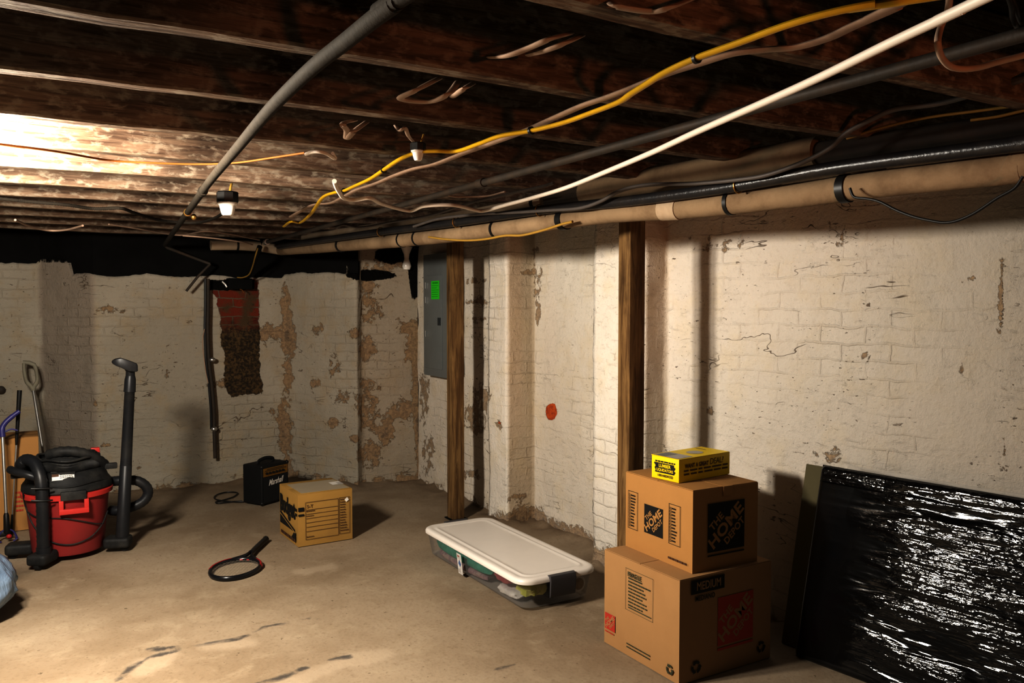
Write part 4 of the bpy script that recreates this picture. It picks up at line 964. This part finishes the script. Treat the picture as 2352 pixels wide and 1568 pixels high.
MB().tube(coil(.235, .455, -2.4, -.4, .004, .0, .006, 24), .0042, 8).build('loose_cord', 'vac_black', r)
MB().tube([(-.19, -.285, .47), (-.135, -.292, .465), (-.085, -.28, .46)], .005, 8).tube([(-.19, -.275, .40), (-.135, -.290, .395), (-.085, -.275, .39)], .005, 8).build('cord_tie', 'black_tape', r)

# ------------------------------------------------------------------ long-handled tools leaning at the left
simple('purple_plastic', (.05, .045, .17), .4, .15, 20, spec=.4)
simple('shovel_grip', (.30, .28, .22), .6, .1, 20, spec=.3, dirt=(.2, .18, .14))
simple('tool_red', (.4, .03, .03), .4)
def lean(lo, hi):
    lo, hi = V3(lo), V3(hi); return lambda k, dx=0, dy=0, dz=0: lo.lerp(hi, k) - lo + V3((dx, dy, dz))
lo = on_z(17, 1238, .02); hi = at_y(4, 965, 6.18)
r = thing('reacher_grabber', 'silver reacher grabber with a purple pistol grip leaning on the carton', 'grabber tool', lo); k = lean(lo, hi)
MB().tube([k(.12), k(.90)], .0095, 12).build('shaft', 'steel', r)
MB().tube([k(.04), k(.06), k(.2), k(.22)], [.012, .02, .016, .011], 12).build('jaw_mount', 'black_tape', r)
for s in (-1, 1): MB().tube(curve([k(.09), k(.06, s * .035), k(.0, s * .05), k(-.02, s * .032)], 5), .008, 8, flat=(.009, .005)).build('jaw', 'purple_plastic', r)
MB().ball(k(.03, .01, -.02), .016, .012, .014, 12).build('jaw_pad', 'tool_red', r)
MB().tube(curve([k(.86), k(.93), k(.98, .02), k(1.03, .06), k(1.07, .10)], 5), [.018] * 6 + [.016] * 10 + [.014] * 10, 12).build('pistol_grip', 'purple_plastic', r)
MB().tube(curve([k(.9, .01), k(.92, .05), k(.905, .085)], 5), .005, 8).build('trigger', 'purple_plastic', r)
lo = on_z(28, 1195, .0); lo = V3((lo.x, 6.08, .004)); hi = at_y(45, 896, 6.30); lo.x = at_y(24, 1180, 6.24).x; lo.y = 6.25
r = thing('golf_club', 'thin steel golf club with a black grip standing beside the grabber', 'golf club', lo); k = lean(lo, hi)
MB().tube([k(.62), k(.66), k(1.0)], [.007, .010, .0145], 14).build('grip', 'black_tape', r)
MB().tube([k(.03), k(.64)], [.0045, .0068], 10).build('shaft', 'steel', r)
MB().tube([k(.02), k(.10), k(.14)], [.009, .008, .0065], 10).build('hosel', 'black_tape', r)
n = MB(); n.loft([[(x, -.012, .0), (x, .016 + w_, .0), (x, .01 + w_ * .5, h), (x, -.008, h)] for x, w_, h in ((-.085, .006, .012), (-.06, .02, .03), (0, .012, .034), (.012, .0, .03))]); n.build('club_head', 'black_tape', r, bevel=.004)
lo = V3((at_y(118, 1110, 7.0).x, 6.98, .004)); hi = at_y(76, 892, 7.32)
r = thing('snow_shovel', 'shovel with a pale D-shaped grip leaning on the wall behind the vacuum', 'shovel', lo); k = lean(lo, hi)
MB().tube([k(.28), k(1.0)], .013, 12).build('shaft', 'steel', r)
gd = (hi - V3(lo)).normalized()
g0 = k(1.0); s_ = V3((1, 0, 0))
MB().tube(curve([g0 - gd * .02, g0 + gd * .02 - s_ * .012, g0 + gd * .06 - s_ * .036, g0 + gd * .14 - s_ * .040, g0 + gd * .205 - s_ * .034], 5), .015, 12, flat=(.013, .016)).tube(curve([g0 - gd * .02, g0 + gd * .02 + s_ * .012, g0 + gd * .06 + s_ * .036, g0 + gd * .14 + s_ * .040, g0 + gd * .19 + s_ * .034], 5), .015, 12, flat=(.013, .016)).tube([g0 + gd * .215 - s_ * .04, g0 + gd * .21, g0 + gd * .19 + s_ * .036], .016, 12).build('d_grip', 'shovel_grip', r)
n = MB(); rr = []
for i in range(9):
    a = -1 + i / 4; rr.append([(.17 * a, -.03 - .05 * (1 - a * a), .0), (.165 * a, .03 - .05 * (1 - a * a) * .6, .36), (.165 * a, .036 - .05 * (1 - a * a) * .6, .36), (.17 * a, -.024 - .05 * (1 - a * a), .0)])
n.loft(rr).build('blade', 'panel_grey', r)

# ------------------------------------------------------------------ blue plastic bag at the left edge
t = NT('blue_bag'); o = t.obj(); f = t.noise(t.map(o, scale=(1, 1, .35)), 9, 6, .6, .8); t.base(t.mix(f, (.14, .20, .30), (.30, .38, .48)), .3, 0, .5); t.bump(f, .8, .02)
t.put(t.p.inputs['Transmission Weight'], .0); M['blue_bag'] = t.m
mb = MB(); R = []; n, m = 72, 34; cx, cy = -.345, 4.66
for j in range(m + 1):
    v = j / m; rr = []
    rad = .33 * (math.sin(PI * min(1, v * .93 + .06)) ** .62) * (1 - .25 * v)
    for i in range(n):
        a = 2 * PI * i / n
        fold = .035 * math.sin(a * 9 + 3 * noise.noise(V3((v * 2, 0, 0)))) * v ** 1.2 + .05 * noise.noise(V3((math.cos(a) * 1.6, math.sin(a) * 1.6, v * 2.5)))
        ridge = -.03 * abs(noise.noise(V3((math.cos(a) * 3.5, math.sin(a) * 3.5, v * 4.2)))) * 2 - .018 * abs(noise.noise(V3((math.cos(a) * 9, math.sin(a) * 9, v * 9 + 4))))
        q = rad * (1 + fold) + ridge * rad * 3
        rr.append((cx + q * math.cos(a), cy + q * math.sin(a), .004 + .40 * v ** 1.15))
    R.append(rr)
for v in range(9):                                  # gathered neck
    k = v / 8; rr = []
    for i in range(n):
        a = 2 * PI * i / n; q = (.10 - .17 * k + .20 * k * k) * (1 + .35 * math.sin(a * 11 + 2 * k) * (.4 + k * .6))
        rr.append((cx + .02 * k + max(.01, q) * math.cos(a), cy + max(.01, q) * math.sin(a), .395 + .15 * k + .015 * math.sin(a * 5) * k))
    R.append(rr)
mb.loft(R); o = mb.build('plastic_bag', 'blue_bag', sharp=3); tag(o, 'crumpled pale blue plastic bag on the floor at the left edge', 'bag')

# ------------------------------------------------------------------ stretch-wrapped panel leaning on the right wall
t = NT('stretch_film'); o = t.uv(); A = t.attr('wear')
s1 = t.noise(t.map(o, rot=(0, 0, -.10), scale=(1.5, 22, 1)), 1.0, 2, .5, .15)
s2 = t.noise(t.map(o, rot=(0, 0, .06), scale=(4, 62, 1)), 1.0, 2, .5, .2)
s3 = t.noise(t.map(o, rot=(0, 0, -.35), scale=(30, 75, 1)), 1.0, 2, .5, .5)
def ridge(n): return t.math('POWER', t.math('SUBTRACT', 1.0, t.math('ABSOLUTE', t.math('MULTIPLY_ADD', n, 2.0, -1.0))), 3.0)
h = t.math('MULTIPLY_ADD', s2, .42, s1); h = t.math('MULTIPLY_ADD', s3, .24, h)
gate = t.step(t.noise(t.map(o, rot=(0, 0, -.12), scale=(1.6, 7, 1)), 1.0, 3, .55), .36, .60, .12, 1.0)
h = t.math('MULTIPLY', t.math('MULTIPLY', h, A[0]), gate)
t.base((.005, .0048, .005), .115, 0, .65); t.bump(h, 1.0, .016); M['stretch_film'] = t.m
simple('olive_board', (.11, .095, .05), .7, .15, 6)
simple('panel_core', (.009, .0085, .008), .55, .2, 10, bump=.2, spec=.3)
b0 = on_z(1793, 1512); b0 = V3((2.80, b0.y - .01, 0)); dirp = V3((.13, -.9915, 0)).normalized()
tilt = math.radians(13); Hh, Ll, Tt = .825, 1.5, .055
ry = Matrix((( *dirp, 0),)) if False else None
rz = math.atan2(dirp.y, dirp.x)
r = thing('wrapped_panel', 'big black panel in shiny stretch film leaning on the right wall', 'wrapped panel', b0, rz)
# local x runs along the wall towards the camera, local y points at the wall (+y) after turning
sy = 1
Tm = Matrix.Rotation(-tilt * sy, 4, 'X')
MB().box(0, 0, .0, Ll, Tt, Hh, mat=Tm).build('panel_core', 'panel_core', r, bevel=.02, seg=3)
nx_, nz_ = 240, 110; vs, fs, uvs, wr = [], [], [], []
for j in range(nz_ + 1):
    for i in range(nx_ + 1):
        x, z = Ll * i / nx_, Hh * j / nz_
        wgt = min(1, max(0, (x - .16 - .08 * noise.noise(V3((z * 5, 1, 0)))) / .22)); wgt = .05 + .95 * wgt
        if x < .3 and z > Hh - .07: wgt = max(wgt, .8)
        q = V3((x * 1.4, z * 16 + x * 1.3, 0))
        d = (.003 * noise.noise(q) + .002 * noise.noise(V3((x * 5, z * 50 + x * 5, 3)))) * wgt
        ex = max(0, .022 - x) + max(0, x - Ll + .022); ez = max(0, z - Hh + .022) + max(0, .022 - z)
        y = -.008 - d + (.022 - math.sqrt(max(0, .022 ** 2 - min(.022, math.hypot(ex, ez)) ** 2)))
        vs.append(Tm @ V3((x, y, z))); uvs.append((x, z)); wr.append(wgt)
for j in range(nz_):
    for i in range(nx_): a = j * (nx_ + 1) + i; fs.append((a, a + 1, a + nx_ + 2, a + nx_ + 1))
me = bpy.data.meshes.new('stretch_film'); me.from_pydata(vs, [], fs); me.materials.append(M['stretch_film'])
ul = me.uv_layers.new(name='UVMap'); ul.data.foreach_set('uv', [c for l in me.loops for c in uvs[l.vertex_index]])
a = me.color_attributes.new('wear', 'FLOAT_COLOR', 'POINT'); a.data.foreach_set('color', [c for w in wr for c in (w, w, w, 1)])
me.polygons.foreach_set('use_smooth', [True] * len(me.polygons))
o = bpy.data.objects.new('stretch_film', me); C.objects.link(o); o.parent = r
t = NT('loose_film'); g = t.n.new('ShaderNodeBsdfTransparent'); mx = t.n.new('ShaderNodeMixShader'); mx.inputs[0].default_value = .35
t.base((.5, .47, .43), .2, 0, .5); t.l.new(g.outputs[0], mx.inputs[1]); t.l.new(t.p.outputs[0], mx.inputs[2]); t.l.new(mx.outputs[0], t.out.inputs[0]); M['loose_film'] = t.m
mb = MB(); rr = []
for i in range(41):
    x = .10 + (Ll - .1) * i / 40; z = Hh + .006 + .012 * abs(noise.noise(V3((x * 4, 0, 0)))) + .006
    rr.append([Tm @ V3((x, .01, Hh - .01)), Tm @ V3((x, .014, z)), Tm @ V3((x, .03, z - .002)), Tm @ V3((x, .04, Hh))])
mb.loft(rr, caps=False); mb.build('film_edge', 'loose_film', r)
# thin board behind it
r2 = thing('thin_board', 'thin olive board leaning on the wall just behind the wrapped panel', 'board', b0 + V3((.075, .03, 0)), rz)
MB().box(-.095, 0, 0, .9, .02, .80, mat=Matrix.Rotation(-math.radians(12.5), 4, 'X')).build('board_sheet', 'olive_board', r2, bevel=.003)
# ------------------------------------------------------------------ light
def lamp(name, loc, power, col, rad):
    d = bpy.data.lights.new(name, 'POINT'); d.energy = power; d.color = col; d.shadow_soft_size = rad
    o = bpy.data.objects.new(name, d); C.objects.link(o); o.location = loc; return o
for dx in (-.13, .13): lamp('bare_bulb_light', (-.47 + dx, 2.99 + dx, 1.94), 280, (1.0, .945, .85), .10)
d = bpy.data.lights.new('warm_joist_spot', 'SPOT'); d.energy = 140; d.color = (1.0, .34, .13); d.shadow_soft_size = .08; d.spot_size = math.radians(46); d.spot_blend = .55  # unseen warm source behind the camera; cone made up to miss the cartons
o = bpy.data.objects.new('warm_joist_spot', d); C.objects.link(o); o.location = (1.0, -2.0, 1.42)
o.rotation_euler = (V3((1.62, 2.0, 2.36)) - V3(o.location)).to_track_quat('-Z', 'Y').to_euler()
w = bpy.data.worlds.new('world'); bpy.context.scene.world = w; w.use_nodes = True
w.node_tree.nodes['Background'].inputs[0].default_value = (.02, .018, .015, 1); w.node_tree.nodes['Background'].inputs[1].default_value = .1
sc = bpy.context.scene
sc.view_settings.view_transform = 'Standard'; sc.view_settings.look = 'None'; sc.view_settings.exposure = 0.0; sc.view_settings.gamma = 0.66
sc.cycles.max_bounces = 8; sc.cycles.diffuse_bounces = 3; sc.cycles.use_denoising = True
